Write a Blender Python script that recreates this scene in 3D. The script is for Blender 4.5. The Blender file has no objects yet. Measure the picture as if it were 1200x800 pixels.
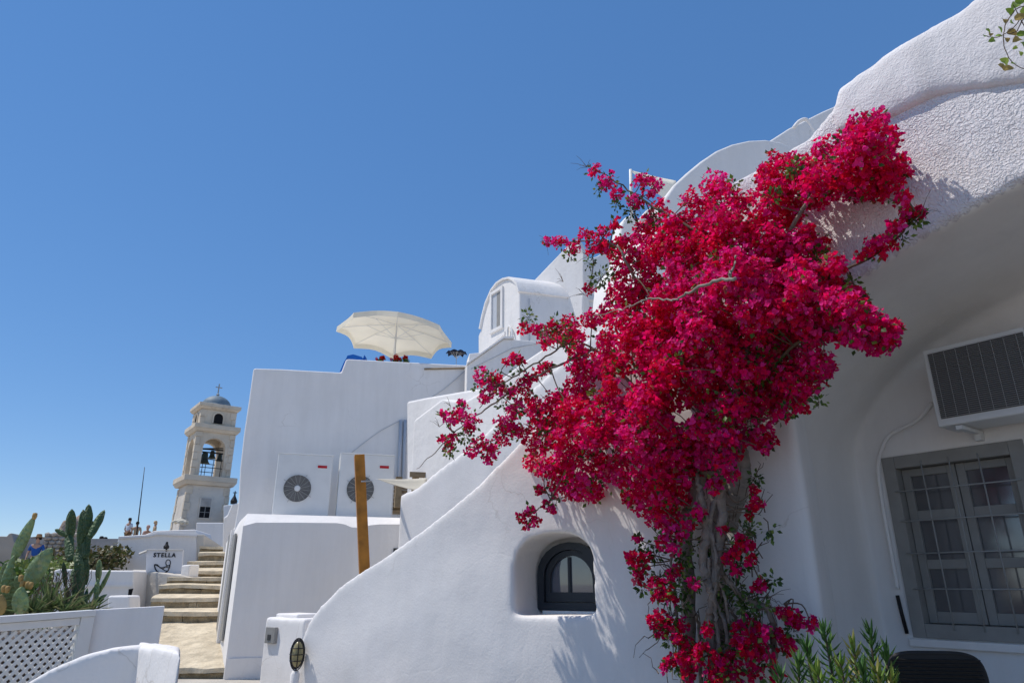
import bpy, bmesh, math, random
import numpy as np
from mathutils import Vector, Matrix, noise
random.seed(7); np.random.seed(7)
R = math.radians
S = bpy.context.scene
COL = S.collection

# ------------------------------------------------------------------ camera, sky, sun, exposure
CAMZ = 1.25
PITCH = R(19.6)
FPX = 800.0                      # focal length in pixels of a 1200 px wide picture
cam = bpy.data.cameras.new('camera'); camo = bpy.data.objects.new('camera', cam); COL.objects.link(camo)
camo.location = (0, 0, CAMZ); camo.rotation_euler = (math.pi/2 + PITCH, 0, 0)
cam.sensor_width = 36; cam.lens = 36*FPX/1200; cam.clip_start = 0.05; cam.clip_end = 8000
S.camera = camo
SUN_EL = R(61); SUN_DIR = Vector((-0.98, 0.12, 0)).normalized()*math.cos(SUN_EL) + Vector((0, 0, math.sin(SUN_EL)))
world = bpy.data.worlds.new('World'); S.world = world; world.use_nodes = True
wn = world.node_tree; bg = wn.nodes['Background']
sky = wn.nodes.new('ShaderNodeTexSky'); sky.sky_type = 'NISHITA'; sky.sun_disc = False
sky.sun_elevation = SUN_EL; sky.sun_rotation = math.atan2(SUN_DIR.x, SUN_DIR.y)
sky.altitude = 0; sky.air_density = 0.75; sky.dust_density = 0.0; sky.ozone_density = 6.0
gam = wn.nodes.new('ShaderNodeGamma'); gam.inputs[1].default_value = 0.5
hsv = wn.nodes.new('ShaderNodeHueSaturation'); hsv.inputs['Saturation'].default_value = 1.62; hsv.inputs['Hue'].default_value = 0.509; hsv.inputs['Value'].default_value = 1.53
wn.links.new(sky.outputs[0], gam.inputs[0]); wn.links.new(gam.outputs[0], hsv.inputs['Color'])
wn.links.new(hsv.outputs[0], bg.inputs[0]); bg.inputs[1].default_value = 0.15
sl = bpy.data.lights.new('sun', 'SUN'); sl.energy = 2.8; sl.angle = R(0.53); sl.color = (1.0, 0.945, 0.87)
slo = bpy.data.objects.new('sun', sl); COL.objects.link(slo)
slo.rotation_euler = SUN_DIR.to_track_quat('Z', 'Y').to_euler()
S.view_settings.view_transform = 'Standard'; S.view_settings.look = 'None'
S.view_settings.exposure = 0.44; S.view_settings.gamma = 1.0
S.render.engine = 'CYCLES'

# ------------------------------------------------------------------ pixel <-> place
CP, SP = math.cos(PITCH), math.sin(PITCH)
def ray(px, py):
    u = (px-600)/FPX; v = (400-py)/FPX
    return Vector((u, CP - v*SP, SP + v*CP))
def at(px, py, Y):
    d = ray(px, py); return Vector((0, 0, CAMZ)) + d*(Y/d.y)
class Frame:
    """a vertical plane: t runs along it, z is world height, w is depth behind it"""
    def __init__(s, o, d, toward=None):
        s.o = Vector((o[0], o[1], 0)); s.d = Vector((d[0], d[1], 0)).normalized()
        n = Vector((-s.d.y, s.d.x, 0))
        if n.y < 0: n = -n                      # n points away from the camera
        s.n = n
    def P(s, t, z, w=0.0): return s.o + s.d*t + s.n*w + Vector((0, 0, z))
    def px(s, px, py, w=0.0):
        r = ray(px, py); o = s.o + s.n*w
        k = (o.x*s.n.x + o.y*s.n.y)/(r.x*s.n.x + r.y*s.n.y)
        p = Vector((0, 0, CAMZ)) + r*k
        return ((p - o).dot(s.d), p.z)
    def pts(s, L, w=0.0): return [s.px(a, b, w) for a, b in L]
    def shift(s, w): return Frame(s.o + s.n*w, s.d)
def frame_px(px, Y, d, py=600):
    p = at(px, py, Y); return Frame((p.x, p.y), d)

# ------------------------------------------------------------------ materials
def hexc(r, g, b): return (r, g, b, 1)
def mat(name, color, rough=0.8, bump=None, var=0.0, var_scale=3.0, spec=0.3, metal=0.0, transl=0.0, stains=None, streak=0.0):
    m = bpy.data.materials.new(name); m.use_nodes = True
    nt = m.node_tree; b = nt.nodes['Principled BSDF']
    b.inputs['Base Color'].default_value = (*color, 1); b.inputs['Roughness'].default_value = rough
    b.inputs['Specular IOR Level'].default_value = spec; b.inputs['Metallic'].default_value = metal
    tc = nt.nodes.new('ShaderNodeTexCoord')
    gm = nt.nodes.new('ShaderNodeNewGeometry')
    pos = gm.outputs['Position']
    col = None
    if var > 0:
        n = nt.nodes.new('ShaderNodeTexNoise'); n.inputs['Scale'].default_value = var_scale; n.inputs['Detail'].default_value = 8
        nt.links.new(pos, n.inputs['Vector'])
        cr = nt.nodes.new('ShaderNodeValToRGB'); cr.color_ramp.elements[0].position = .3; cr.color_ramp.elements[1].position = .7
        lo = [max(0, c*(1-var)) for c in color]; hi = [min(1, c*(1+var*.5)) for c in color]
        cr.color_ramp.elements[0].color = (*lo, 1); cr.color_ramp.elements[1].color = (*hi, 1)
        nt.links.new(n.outputs['Fac'], cr.inputs['Fac']); col = cr.outputs['Color']
    if stains:
        scol, sc, th = stains
        n = nt.nodes.new('ShaderNodeTexNoise'); n.inputs['Scale'].default_value = sc; n.inputs['Detail'].default_value = 10; n.inputs['Roughness'].default_value = .65
        nt.links.new(pos, n.inputs['Vector'])
        cr = nt.nodes.new('ShaderNodeValToRGB'); cr.color_ramp.elements[0].position = th; cr.color_ramp.elements[1].position = th+.13
        cr.color_ramp.elements[0].color = (0, 0, 0, 1); cr.color_ramp.elements[1].color = (1, 1, 1, 1)
        nt.links.new(n.outputs['Fac'], cr.inputs['Fac'])
        mx = nt.nodes.new('ShaderNodeMix'); mx.data_type = 'RGBA'
        mx.inputs['B'].default_value = (*scol, 1)
        if col is None: mx.inputs['A'].default_value = (*color, 1)
        else: nt.links.new(col, mx.inputs['A'])
        nt.links.new(cr.outputs['Color'], mx.inputs['Factor']); col = mx.outputs['Result']
    if streak > 0:
        mp = nt.nodes.new('ShaderNodeMapping'); mp.inputs['Scale'].default_value = (5, 5, .55); nt.links.new(pos, mp.inputs['Vector'])
        n = nt.nodes.new('ShaderNodeTexNoise'); n.inputs['Scale'].default_value = 1.0; n.inputs['Detail'].default_value = 9; n.inputs['Roughness'].default_value = .7
        nt.links.new(mp.outputs['Vector'], n.inputs['Vector'])
        cr = nt.nodes.new('ShaderNodeValToRGB'); cr.color_ramp.elements[0].position = .35; cr.color_ramp.elements[1].position = .60
        cr.color_ramp.elements[0].color = (1-streak, 1-streak*1.05, 1-streak*1.15, 1); cr.color_ramp.elements[1].color = (1, 1, 1, 1)
        nt.links.new(n.outputs['Fac'], cr.inputs['Fac'])
        mx = nt.nodes.new('ShaderNodeMix'); mx.data_type = 'RGBA'; mx.blend_type = 'MULTIPLY'; mx.inputs['Factor'].default_value = 1
        nt.links.new(col, mx.inputs['A']); nt.links.new(cr.outputs['Color'], mx.inputs['B']); col = mx.outputs['Result']
        # hairline cracks, only in patches
        w = nt.nodes.new('ShaderNodeTexNoise'); w.inputs['Scale'].default_value = 2.2; w.inputs['Detail'].default_value = 8; nt.links.new(pos, w.inputs['Vector'])
        ad = nt.nodes.new('ShaderNodeMix'); ad.data_type = 'RGBA'; ad.blend_type = 'ADD'; ad.inputs['Factor'].default_value = .6
        nt.links.new(pos, ad.inputs['A']); nt.links.new(w.outputs['Color'], ad.inputs['B'])
        vo = nt.nodes.new('ShaderNodeTexVoronoi'); vo.feature = 'DISTANCE_TO_EDGE'; vo.inputs['Scale'].default_value = 1.1; nt.links.new(ad.outputs['Result'], vo.inputs['Vector'])
        c1_ = nt.nodes.new('ShaderNodeValToRGB'); c1_.color_ramp.elements[0].position = 0; c1_.color_ramp.elements[1].position = .006
        c1_.color_ramp.elements[0].color = (.80, .78, .75, 1); c1_.color_ramp.elements[1].color = (1, 1, 1, 1); nt.links.new(vo.outputs['Distance'], c1_.inputs['Fac'])
        pn = nt.nodes.new('ShaderNodeTexNoise'); pn.inputs['Scale'].default_value = .8; nt.links.new(pos, pn.inputs['Vector'])
        c2_ = nt.nodes.new('ShaderNodeValToRGB'); c2_.color_ramp.elements[0].position = .5; c2_.color_ramp.elements[1].position = .62; nt.links.new(pn.outputs['Fac'], c2_.inputs['Fac'])
        m2 = nt.nodes.new('ShaderNodeMix'); m2.data_type = 'RGBA'; m2.blend_type = 'MULTIPLY'; nt.links.new(c2_.outputs['Color'], m2.inputs['Factor'])
        nt.links.new(col, m2.inputs['A']); nt.links.new(c1_.outputs['Color'], m2.inputs['B']); col = m2.outputs['Result']
    if col is not None: nt.links.new(col, b.inputs['Base Color'])
    last = None
    for (kind, sc, dist) in (bump or []):
        if kind == 'noise' or kind == 'worm':
            n = nt.nodes.new('ShaderNodeTexNoise'); n.inputs['Scale'].default_value = sc; n.inputs['Detail'].default_value = 3 if kind == 'noise' else 1
            n.inputs['Distortion'].default_value = 0 if kind == 'noise' else 0.8
            src = n.outputs['Fac']
            nt.links.new(pos, n.inputs['Vector'])
            if kind == 'worm':
                cr = nt.nodes.new('ShaderNodeValToRGB'); cr.color_ramp.elements[0].position = .3; cr.color_ramp.elements[1].position = .72
                cr.color_ramp.interpolation = 'EASE'
                nt.links.new(src, cr.inputs['Fac']); src = cr.outputs['Color']
        elif kind == 'crack':
            n = nt.nodes.new('ShaderNodeTexVoronoi'); n.feature = 'DISTANCE_TO_EDGE'; n.inputs['Scale'].default_value = sc
            w = nt.nodes.new('ShaderNodeTexNoise'); w.inputs['Scale'].default_value = sc*1.5; w.inputs['Detail'].default_value = 6
            nt.links.new(pos, w.inputs['Vector'])
            ad = nt.nodes.new('ShaderNodeMix'); ad.data_type = 'RGBA'; ad.blend_type = 'ADD'; ad.inputs['Factor'].default_value = .5
            nt.links.new(pos, ad.inputs['A']); nt.links.new(w.outputs['Color'], ad.inputs['B']); nt.links.new(ad.outputs['Result'], n.inputs['Vector'])
            cr = nt.nodes.new('ShaderNodeValToRGB'); cr.color_ramp.elements[0].position = .0; cr.color_ramp.elements[1].position = .012
            nt.links.new(n.outputs['Distance'], cr.inputs['Fac']); src = cr.outputs['Color']
        else:
            n = nt.nodes.new('ShaderNodeTexVoronoi'); n.inputs['Scale'].default_value = sc
            nt.links.new(pos, n.inputs['Vector']); src = n.outputs['Distance']
        bp = nt.nodes.new('ShaderNodeBump'); bp.inputs['Strength'].default_value = 1.0; bp.inputs['Distance'].default_value = dist
        nt.links.new(src, bp.inputs['Height'])
        if last: nt.links.new(last, bp.inputs['Normal'])
        last = bp.outputs['Normal']
    if last: nt.links.new(last, b.inputs['Normal'])
    if transl > 0:
        tr = nt.nodes.new('ShaderNodeBsdfTranslucent'); ms = nt.nodes.new('ShaderNodeMixShader'); ms.inputs[0].default_value = transl
        if col is not None: nt.links.new(col, tr.inputs['Color'])
        else: tr.inputs['Color'].default_value = (*color, 1)
        out = nt.nodes['Material Output']
        nt.links.new(b.outputs[0], ms.inputs[1]); nt.links.new(tr.outputs[0], ms.inputs[2]); nt.links.new(ms.outputs[0], out.inputs['Surface'])
    return m
def vcmat(name, rough=.6, transl=.35, spec=.25):
    m = bpy.data.materials.new(name); m.use_nodes = True; nt = m.node_tree; b = nt.nodes['Principled BSDF']
    a = nt.nodes.new('ShaderNodeAttribute'); a.attribute_name = 'tint'
    nt.links.new(a.outputs['Color'], b.inputs['Base Color']); b.inputs['Roughness'].default_value = rough
    b.inputs['Specular IOR Level'].default_value = spec
    tr = nt.nodes.new('ShaderNodeBsdfTranslucent'); ms = nt.nodes.new('ShaderNodeMixShader'); ms.inputs[0].default_value = transl
    nt.links.new(a.outputs['Color'], tr.inputs['Color'])
    out = nt.nodes['Material Output']
    nt.links.new(b.outputs[0], ms.inputs[1]); nt.links.new(tr.outputs[0], ms.inputs[2]); nt.links.new(ms.outputs[0], out.inputs['Surface'])
    return m
M = {}
M['plaster'] = mat('white_plaster', (.84, .81, .78), .9, [('noise', 1.4, .012), ('noise', 9, .0028), ('noise', 60, .0014), ('crack', .8, .0004)], var=.04, var_scale=1.5, spec=.15, stains=((.72, .70, .67), 1.0, .62), streak=.04)
M['stucco'] = mat('rough_stucco', (.76, .73, .735), .92, [('noise', 2.2, .03), ('worm', 62, .0048), ('noise', 85, .0028), ('noise', 7, .012)], var=.05, spec=.1, streak=.06)
M['stucco_soft'] = mat('worn_stucco', (.78, .75, .75), .92, [('noise', 2.2, .03), ('worm', 58, .0016), ('noise', 70, .002), ('noise', 9, .006)], var=.05, spec=.1, streak=.08)
M['plaster_far'] = mat('whitewash', (.84, .81, .78), .9, [('noise', 1.0, .04), ('noise', 12, .006)], var=.06, var_scale=.8, spec=.12, stains=((.70, .68, .65), .8, .62), streak=.055)
M['plaster_cream'] = mat('cream_whitewash', (.62, .57, .5), .9, [('noise', 1.0, .04), ('noise', 12, .01)], var=.1, var_scale=1.4, spec=.12, stains=((.5, .45, .38), 1.1, .6))
M['plaster_dark'] = mat('old_grey_plaster', (.42, .39, .36), .95, [('noise', 4, .03), ('noise', 40, .006)], var=.2, var_scale=3, spec=.1)
M['tower_stone'] = mat('tower_limestone', (.66, .57, .45), .92, [('noise', 3, .04), ('noise', 22, .008)], var=.14, var_scale=1.2, spec=.12, stains=((.5, .4, .3), 1.6, .58))
M['joint'] = mat('tower_joint', (.40, .34, .28), .95)
M['tower_plaster'] = mat('tower_pale_plaster', (.66, .60, .52), .92, [('noise', 3, .04), ('noise', 22, .008)], var=.1, var_scale=1.5, spec=.12, stains=((.5, .45, .38), 1.6, .6))
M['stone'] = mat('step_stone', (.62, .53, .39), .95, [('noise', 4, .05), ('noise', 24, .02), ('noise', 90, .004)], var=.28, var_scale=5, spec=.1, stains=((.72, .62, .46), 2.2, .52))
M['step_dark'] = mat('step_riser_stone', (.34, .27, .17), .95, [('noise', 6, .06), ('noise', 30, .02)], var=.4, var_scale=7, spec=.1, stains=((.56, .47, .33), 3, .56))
M['paving'] = mat('paving', (.50, .46, .40), .95, [('noise', 8, .01)], var=.15, var_scale=2)
M['added_dark_floor'] = mat('added_dark_stone', (.13, .125, .115), .9, [('voro', 9, .01), ('noise', 30, .004)], var=.3, var_scale=6)  # dark tone chosen to dim the bounce light under the arch
M['earth'] = mat('dry_earth', (.50, .44, .36), .95, [('noise', .3, .3)], var=.3, var_scale=.2)
M['rock'] = mat('warm_rock', (.38, .30, .23), .95, [('noise', 2, .3), ('noise', 9, .08)], var=.35, var_scale=1.5)
M['rubble'] = mat('rubble_stone', (.33, .30, .27), .95, [('noise', 9, .05)], var=.3, var_scale=3)
M['beige'] = mat('beige_render', (.42, .37, .31), .95, [('noise', 2, .05), ('noise', 20, .01)], var=.15, var_scale=1)
M['white_metal'] = mat('white_metal', (.72, .72, .70), .45, var=.04, var_scale=6)
M['hole_shade'] = mat('interior_shade', (.01, .01, .012), .9)  # near-black colour painted as the shade inside openings
M['fan_dark'] = mat('fan_dark', (.045, .045, .045), .5)
M['fan_grey'] = mat('fan_wire', (.33, .33, .32), .5)
M['fan_blade'] = mat('fan_blade', (.09, .09, .09), .5)
M['red'] = mat('red_badge', (.45, .01, .02), .5)
M['greypaint'] = mat('grey_window_paint', (.29, .28, .26), .6, [('noise', 25, .002)], var=.1, var_scale=8)
M['greybar'] = mat('grey_bar', (.33, .33, .32), .55)
M['anthracite'] = mat('anthracite_frame', (.025, .032, .042), .4)
M['wood_post'] = mat('varnished_post', (.42, .17, .022), .5, [('noise', 30, .003)], var=.35, var_scale=8)
M['wood_brown'] = mat('brown_wood', (.30, .22, .13), .7, [('noise', 20, .006)], var=.3, var_scale=10)
M['canvas'] = mat('cream_canvas', (.90, .86, .76), .9, [('noise', 60, .001)], var=.04, transl=.45)
M['canvas2'] = mat('white_canvas', (.80, .76, .66), .9, [('noise', 3, .03)], var=.05, transl=.45)
M['navy'] = mat('navy_canvas', (.012, .025, .07), .8, transl=.2)
M['blue'] = mat('blue_canvas', (.02, .16, .55), .8, [('noise', 5, .03)], transl=.2)
M['black'] = mat('black_metal', (.012, .012, .014), .45)
M['brass'] = mat('lamp_glass', (.33, .28, .14), .25)
M['dome'] = mat('grey_blue_dome', (.17, .23, .27), .6, var=.3, var_scale=2)
M['bronze'] = mat('bronze', (.05, .06, .045), .5, metal=.5)
M['pipe'] = mat('grey_pipe', (.50, .52, .55), .5)
M['bark'] = mat('bougainvillea_bark', (.26, .21, .175), .95, [('noise', 14, .03), ('noise', 70, .008)], var=.35, var_scale=14)
M['twig'] = mat('twig', (.14, .10, .07), .9, var=.3, var_scale=20)
M['palebark'] = mat('pale_branch', (.30, .26, .22), .9, [('noise', 60, .005)], var=.3, var_scale=15)
M['cactus'] = mat('cactus_skin', (.19, .27, .12), .6, [('noise', 30, .01), ('voro', 26, .02)], var=.35, var_scale=9, spec=.35, stains=((.30, .30, .15), 7, .57))
M['cactus_col'] = mat('column_cactus_skin', (.075, .125, .05), .6, [('noise', 30, .01), ('voro', 40, .015)], var=.3, var_scale=9, spec=.35)
M['cactus_old'] = mat('cactus_old_pad', (.34, .24, .09), .7, [('noise', 30, .01)], var=.35, var_scale=12)
M['fruit'] = mat('cactus_fruit', (.38, .24, .08), .6)
M['tag'] = vcmat('flower_bract', .7, .55, .08)
M['leaf'] = vcmat('leaf', .45, .3, .35)
M['skin'] = mat('skin', (.45, .27, .19), .6)
M['hair'] = mat('hair', (.02, .014, .01), .7)
M['shirt_white'] = mat('white_shirt', (.55, .6, .68), .9)
M['shirt_blue'] = mat('blue_shirt', (.02, .09, .32), .9)
M['brown_cloth'] = mat('brown_cloth', (.16, .09, .04), .9)
M['tan_cloth'] = mat('tan_cloth', (.50, .36, .22), .9)
M['pink_cloth'] = mat('pink_cloth', (.55, .36, .30), .9)
M['dark_cloth'] = mat('dark_cloth', (.025, .03, .045), .9)
M['rattan'] = mat('dark_rattan', (.028, .024, .022), .6)
M['terracotta'] = mat('clay_pot', (.30, .13, .07), .85, var=.1)
M['signboard'] = mat('sign_board', (.60, .61, .64), .6)
M['ink'] = mat('sign_ink', (.015, .015, .02), .6)
M['soil'] = mat('soil', (.05, .035, .025), 1)
def glass(name, col=(.08, .10, .13), rough=.03):
    m = bpy.data.materials.new(name); m.use_nodes = True; b = m.node_tree.nodes['Principled BSDF']
    b.inputs['Base Color'].default_value = (*col, 1); b.inputs['Roughness'].default_value = rough
    b.inputs['Specular IOR Level'].default_value = 1.0; b.inputs['IOR'].default_value = 1.7
    return m
M['glass'] = glass('window_glass', (.085, .085, .09), .12); M['glass_blue'] = glass('niche_glass', (.05, .07, .11))
M['sock'] = mat('curtain', (.30, .30, .29), .9, [('noise', 8, .02)])

# ------------------------------------------------------------------ object helpers
def link(name, me, m=None, parent=None, smooth=False):
    o = bpy.data.objects.new(name, me); COL.objects.link(o)
    if m is not None and len(me.materials) == 0: me.materials.append(m)
    if parent is not None:
        o.parent = parent; o.matrix_parent_inverse = parent.matrix_world.inverted() if False else Matrix.Translation(-parent.location)
    if smooth:
        for p in me.polygons: p.use_smooth = True
    return o
def tag(o, label=None, cat=None, group=None, kind=None):
    if label: o['label'] = label
    if cat: o['category'] = cat
    if group: o['group'] = group
    if kind: o['kind'] = kind
    return o
def thing(name, loc, label, cat, group=None):
    o = bpy.data.objects.new(name, None); o.location = loc; o.empty_display_size = .2
    COL.objects.link(o); return tag(o, label, cat, group)
def copy_tree(o, parent=None, delta=None, label=None):
    c = o.copy(); COL.objects.link(c)
    if parent is not None: c.parent = parent
    if delta is not None: c.location = o.location + delta
    if label: c['label'] = label
    for ch in list(o.children): copy_tree(ch, c)
    return c
def smoothpath(pts, n=6, jit=0.0):
    pts = [Vector(p) for p in pts]; out = []
    for i in range(len(pts)-1):
        p0 = pts[max(i-1, 0)]; p1 = pts[i]; p2 = pts[i+1]; p3 = pts[min(i+2, len(pts)-1)]
        for k in range(n):
            t = k/n
            q = .5*((2*p1) + (p2-p0)*t + (2*p0-5*p1+4*p2-p3)*t*t + (3*p1-p0-3*p2+p3)*t**3)
            if jit and (i or k): q = q + Vector([random.uniform(-jit, jit) for _ in range(3)])
            out.append(q)
    out.append(pts[-1]); return out
class MB:
    def __init__(s): s.v = []; s.f = []; s.c = []
    def add(s, vs, fs, col=None):
        b = len(s.v); s.v += [tuple(p) for p in vs]; s.f += [tuple(i+b for i in f) for f in fs]
        if col is not None: s.c += [col]*len(vs)
        return s
    def box(s, c, size, ax=None):
        """c centre, size (a,b,c), ax = three axes"""
        ax = ax or (Vector((1, 0, 0)), Vector((0, 1, 0)), Vector((0, 0, 1))); c = Vector(c)
        vs = [c + ax[0]*size[0]/2*i + ax[1]*size[1]/2*j + ax[2]*size[2]/2*k for i in (-1, 1) for j in (-1, 1) for k in (-1, 1)]
        return s.add(vs, [(0, 1, 3, 2), (4, 6, 7, 5), (0, 4, 5, 1), (2, 3, 7, 6), (0, 2, 6, 4), (1, 5, 7, 3)])
    def fbox(s, F, t0, t1, z0, z1, w0, w1):
        vs = [F.P(t, z, w) for t in (t0, t1) for z in (z0, z1) for w in (w0, w1)]
        return s.add(vs, [(0, 1, 3, 2), (4, 6, 7, 5), (0, 4, 5, 1), (2, 3, 7, 6), (0, 2, 6, 4), (1, 5, 7, 3)])
    def tube(s, pts, rad, sides=6, cap=True):
        pts = [Vector(p) for p in pts]; n = len(pts)
        if not hasattr(rad, '__len__'): rad = [rad]*n
        if len(rad) != n:
            r0 = list(rad); rad = [np.interp(i/(n-1)*(len(r0)-1), range(len(r0)), r0) for i in range(n)]
        vs = []; up = Vector((.13, .31, .94)).normalized()
        for i, p in enumerate(pts):
            t = (pts[min(i+1, n-1)] - pts[max(i-1, 0)])
            t = t.normalized() if t.length > 1e-9 else Vector((0, 0, 1))
            a = t.cross(up)
            if a.length < .2: a = t.cross(Vector((1, 0, 0)))
            a.normalize(); b = t.cross(a)
            for k in range(sides):
                an = 2*math.pi*k/sides; vs.append(p + (a*math.cos(an) + b*math.sin(an))*rad[i])
        fs = []
        for i in range(n-1):
            for k in range(sides):
                k2 = (k+1) % sides; fs.append((i*sides+k, i*sides+k2, (i+1)*sides+k2, (i+1)*sides+k))
        if cap: fs += [tuple(range(sides))[::-1], tuple((n-1)*sides+k for k in range(sides))]
        return s.add(vs, fs)
    def lathe(s, c, prof, seg=20, axis=None):
        """prof [(r,z)], axis = (x,y,z) axes"""
        ax = axis or (Vector((1, 0, 0)), Vector((0, 1, 0)), Vector((0, 0, 1))); c = Vector(c); vs = []; fs = []
        for r, z in prof:
            for k in range(seg):
                a = 2*math.pi*k/seg; vs.append(c + ax[0]*r*math.cos(a) + ax[1]*r*math.sin(a) + ax[2]*z)
        for i in range(len(prof)-1):
            for k in range(seg):
                k2 = (k+1) % seg; fs.append((i*seg+k, i*seg+k2, (i+1)*seg+k2, (i+1)*seg+k))
        fs += [tuple(range(seg))[::-1], tuple((len(prof)-1)*seg+k for k in range(seg))]
        return s.add(vs, fs)
    def prism(s, F, L, w0, w1):
        n = len(L); vs = [F.P(t, z, w0) for t, z in L] + [F.P(t, z, w1) for t, z in L]
        fs = [tuple(range(n)), tuple(range(2*n-1, n-1, -1))] + [(i, (i+1) % n, (i+1) % n+n, i+n) for i in range(n)]
        return s.add(vs, fs)
    def sweep(s, base, vec):
        n = len(base); vs = [Vector(p) for p in base] + [Vector(p)+vec for p in base]
        fs = [tuple(range(n)), tuple(range(2*n-1, n-1, -1))] + [(i, (i+1) % n, (i+1) % n+n, i+n) for i in range(n)]
        return s.add(vs, fs)
    def mesh(s, name, fixn=True):
        me = bpy.data.meshes.new(name); me.from_pydata(s.v, [], s.f); me.update()
        if fixn:
            bm = bmesh.new(); bm.from_mesh(me); bmesh.ops.recalc_face_normals(bm, faces=bm.faces); bm.to_mesh(me); bm.free()
        if s.c:
            at_ = me.color_attributes.new('tint', 'FLOAT_COLOR', 'POINT')
            at_.data.foreach_set('color', np.array([(*c, 1) for c in s.c], dtype=np.float32).ravel())
        return me
    def build(s, name, m, parent=None, bevel=0, seg=3, smooth=False, fixn=True):
        o = link(name, s.mesh(name, fixn), m, parent, smooth)
        if bevel:
            b = o.modifiers.new('bevel', 'BEVEL'); b.width = bevel; b.segments = seg; b.limit_method = 'ANGLE'; b.angle_limit = R(28)
            for p in o.data.polygons: p.use_smooth = True
            b.harden_normals = True
        return o
def apply(o):
    dg = bpy.context.evaluated_depsgraph_get(); dg.update()
    ev = o.evaluated_get(dg); me = bpy.data.meshes.new_from_object(ev, depsgraph=dg)
    o.modifiers.clear(); o.data = me; return o
def solid(name, base, cutters, m, parent=None, voxel=.03, wob=.012, wscale=1.2, it=4):
    """rounded hand plastered solid: union by voxel remesh, holes by boolean, soft undulation of the faces"""
    o = link(name, base.mesh(name), m, parent)
    cs = []
    for c in cutters:
        co = link('cutter', c.mesh('cutter')); cs.append(co)
        md = o.modifiers.new('b', 'BOOLEAN'); md.operation = 'DIFFERENCE'; md.solver = 'EXACT'; md.object = co
    rm = o.modifiers.new('r', 'REMESH'); rm.mode = 'VOXEL'; rm.voxel_size = voxel; rm.use_smooth_shade = True
    sm = o.modifiers.new('s', 'SMOOTH'); sm.factor = .5; sm.iterations = it
    apply(o)
    for c in cs: bpy.data.objects.remove(c, do_unlink=True)
    me = o.data; n = len(me.vertices); co = np.empty(n*3); me.vertices.foreach_get('co', co); co = co.reshape(-1, 3)
    nm = np.empty(n*3); me.vertices.foreach_get('normal', nm); nm = nm.reshape(-1, 3)
    off = np.array([noise.noise(Vector(c)*wscale) + .4*noise.noise(Vector(c)*wscale*3.1) for c in co])
    me.vertices.foreach_set('co', (co + nm*(off*wob)[:, None]).ravel()); me.update()
    for p in me.polygons: p.use_smooth = True
    if len(me.materials) == 0 or me.materials[0] is None: me.materials.clear(); me.materials.append(m)
    return o

def wob(L, amp=.014, step=.45, seed=0):
    out = []; n = len(L)
    for i in range(n):
        a, c = L[i], L[(i+1) % n]; d_ = math.hypot(c[0]-a[0], c[1]-a[1]); k = max(1, int(d_/step)) if min(a[1], c[1]) > .3 else 1
        for j in range(k):
            t = j/k; x, z = a[0]+(c[0]-a[0])*t, a[1]+(c[1]-a[1])*t
            if j: nx, nz = -(c[1]-a[1])/d_, (c[0]-a[0])/d_; w_ = noise.noise(Vector((x*1.7+seed, z*1.7, seed*.7)))*amp*2; x += nx*w_; z += nz*w_
            out.append((x, z))
    return out
D1 = Vector((.957, .29, 0)).normalized()      # the far houses: fronts in shade
D2 = Vector((-.57, .82, 0)).normalized()      # their lit end walls

# ------------------------------------------------------------------ ground
g = MB(); g.add([(-3000, -3000, -.02), (3000, -3000, -.02), (3000, 3000, -.02), (-3000, 3000, -.02)], [(0, 1, 2, 3)])
tag(g.build('ground', M['earth']), kind='structure')
g = MB(); g.add([(-9, -6, 0), (9, -6, 0), (9, 14, 0), (-9, 14, 0)], [(0, 1, 2, 3)])
tag(g.build('pavement', M['paving']), kind='structure')
g = MB(); g.add([(-1.2, -5, .004), (8.5, -5, .004), (8.5, 4.9, .004), (1.2, 4.9, .004), (-.3, 5.3, .004), (-1.2, 5.6, .004)], [(0, 1, 2, 3, 4, 5)])  # unseen dark floor, added so less sunlight bounces into the vault
tag(g.build('added_dark_floor', M['added_dark_floor']), kind='structure')

# ------------------------------------------------------------------ main white building (arch, curved stair wall)
J = Vector((1.54, 4.50, 0))
F1 = Frame(J, (.6, -.8)); F0 = Frame(J, (-.85, .53))
main = thing('white_house', (2.5, 4.5, 0), 'large whitewashed house with deep shaded arch and rough stucco front behind the bougainvillea', 'house')
def Z(a): return a + CAMZ
L = [(-.05, -.3), (-.05, Z(2.80)), (.75, Z(2.84)), (1.0, Z(3.0)), (7, Z(3.5)), (7, -.3)]
b = MB(); b.prism(F1, L, 0, 3.6)
arch = [(0.0, -.4)]
for k in range(0, 33):
    a = math.pi*k/32; arch.append((2.5-2.5*math.cos(a), Z(.84)+1.16*math.sin(a)))
arch += [(5.0, -.4)]
c1 = MB(); c1.prism(F1, arch, -.5, 1.43)
FB = F1.shift(1.43)
wq = FB.pts([(1038, 541), (1076, 741), (1192, 514)])
wt0 = (wq[0][0]+wq[1][0])/2; wt1 = wq[2][0]; wz0 = wq[1][1]; wz1 = wq[0][1]
c2 = MB(); c2.fbox(FB, wt0, wt1, wz0, wz1, -.1, .16)
fo = solid('facade_wall', b, [c1, c2], M['stucco'], main, voxel=.034, wob=.016)
fo.data.materials.append(M['plaster'])
for p in fo.data.polygons:
    if (p.center - F1.o).dot(F1.n) > .03: p.material_index = 1
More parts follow.
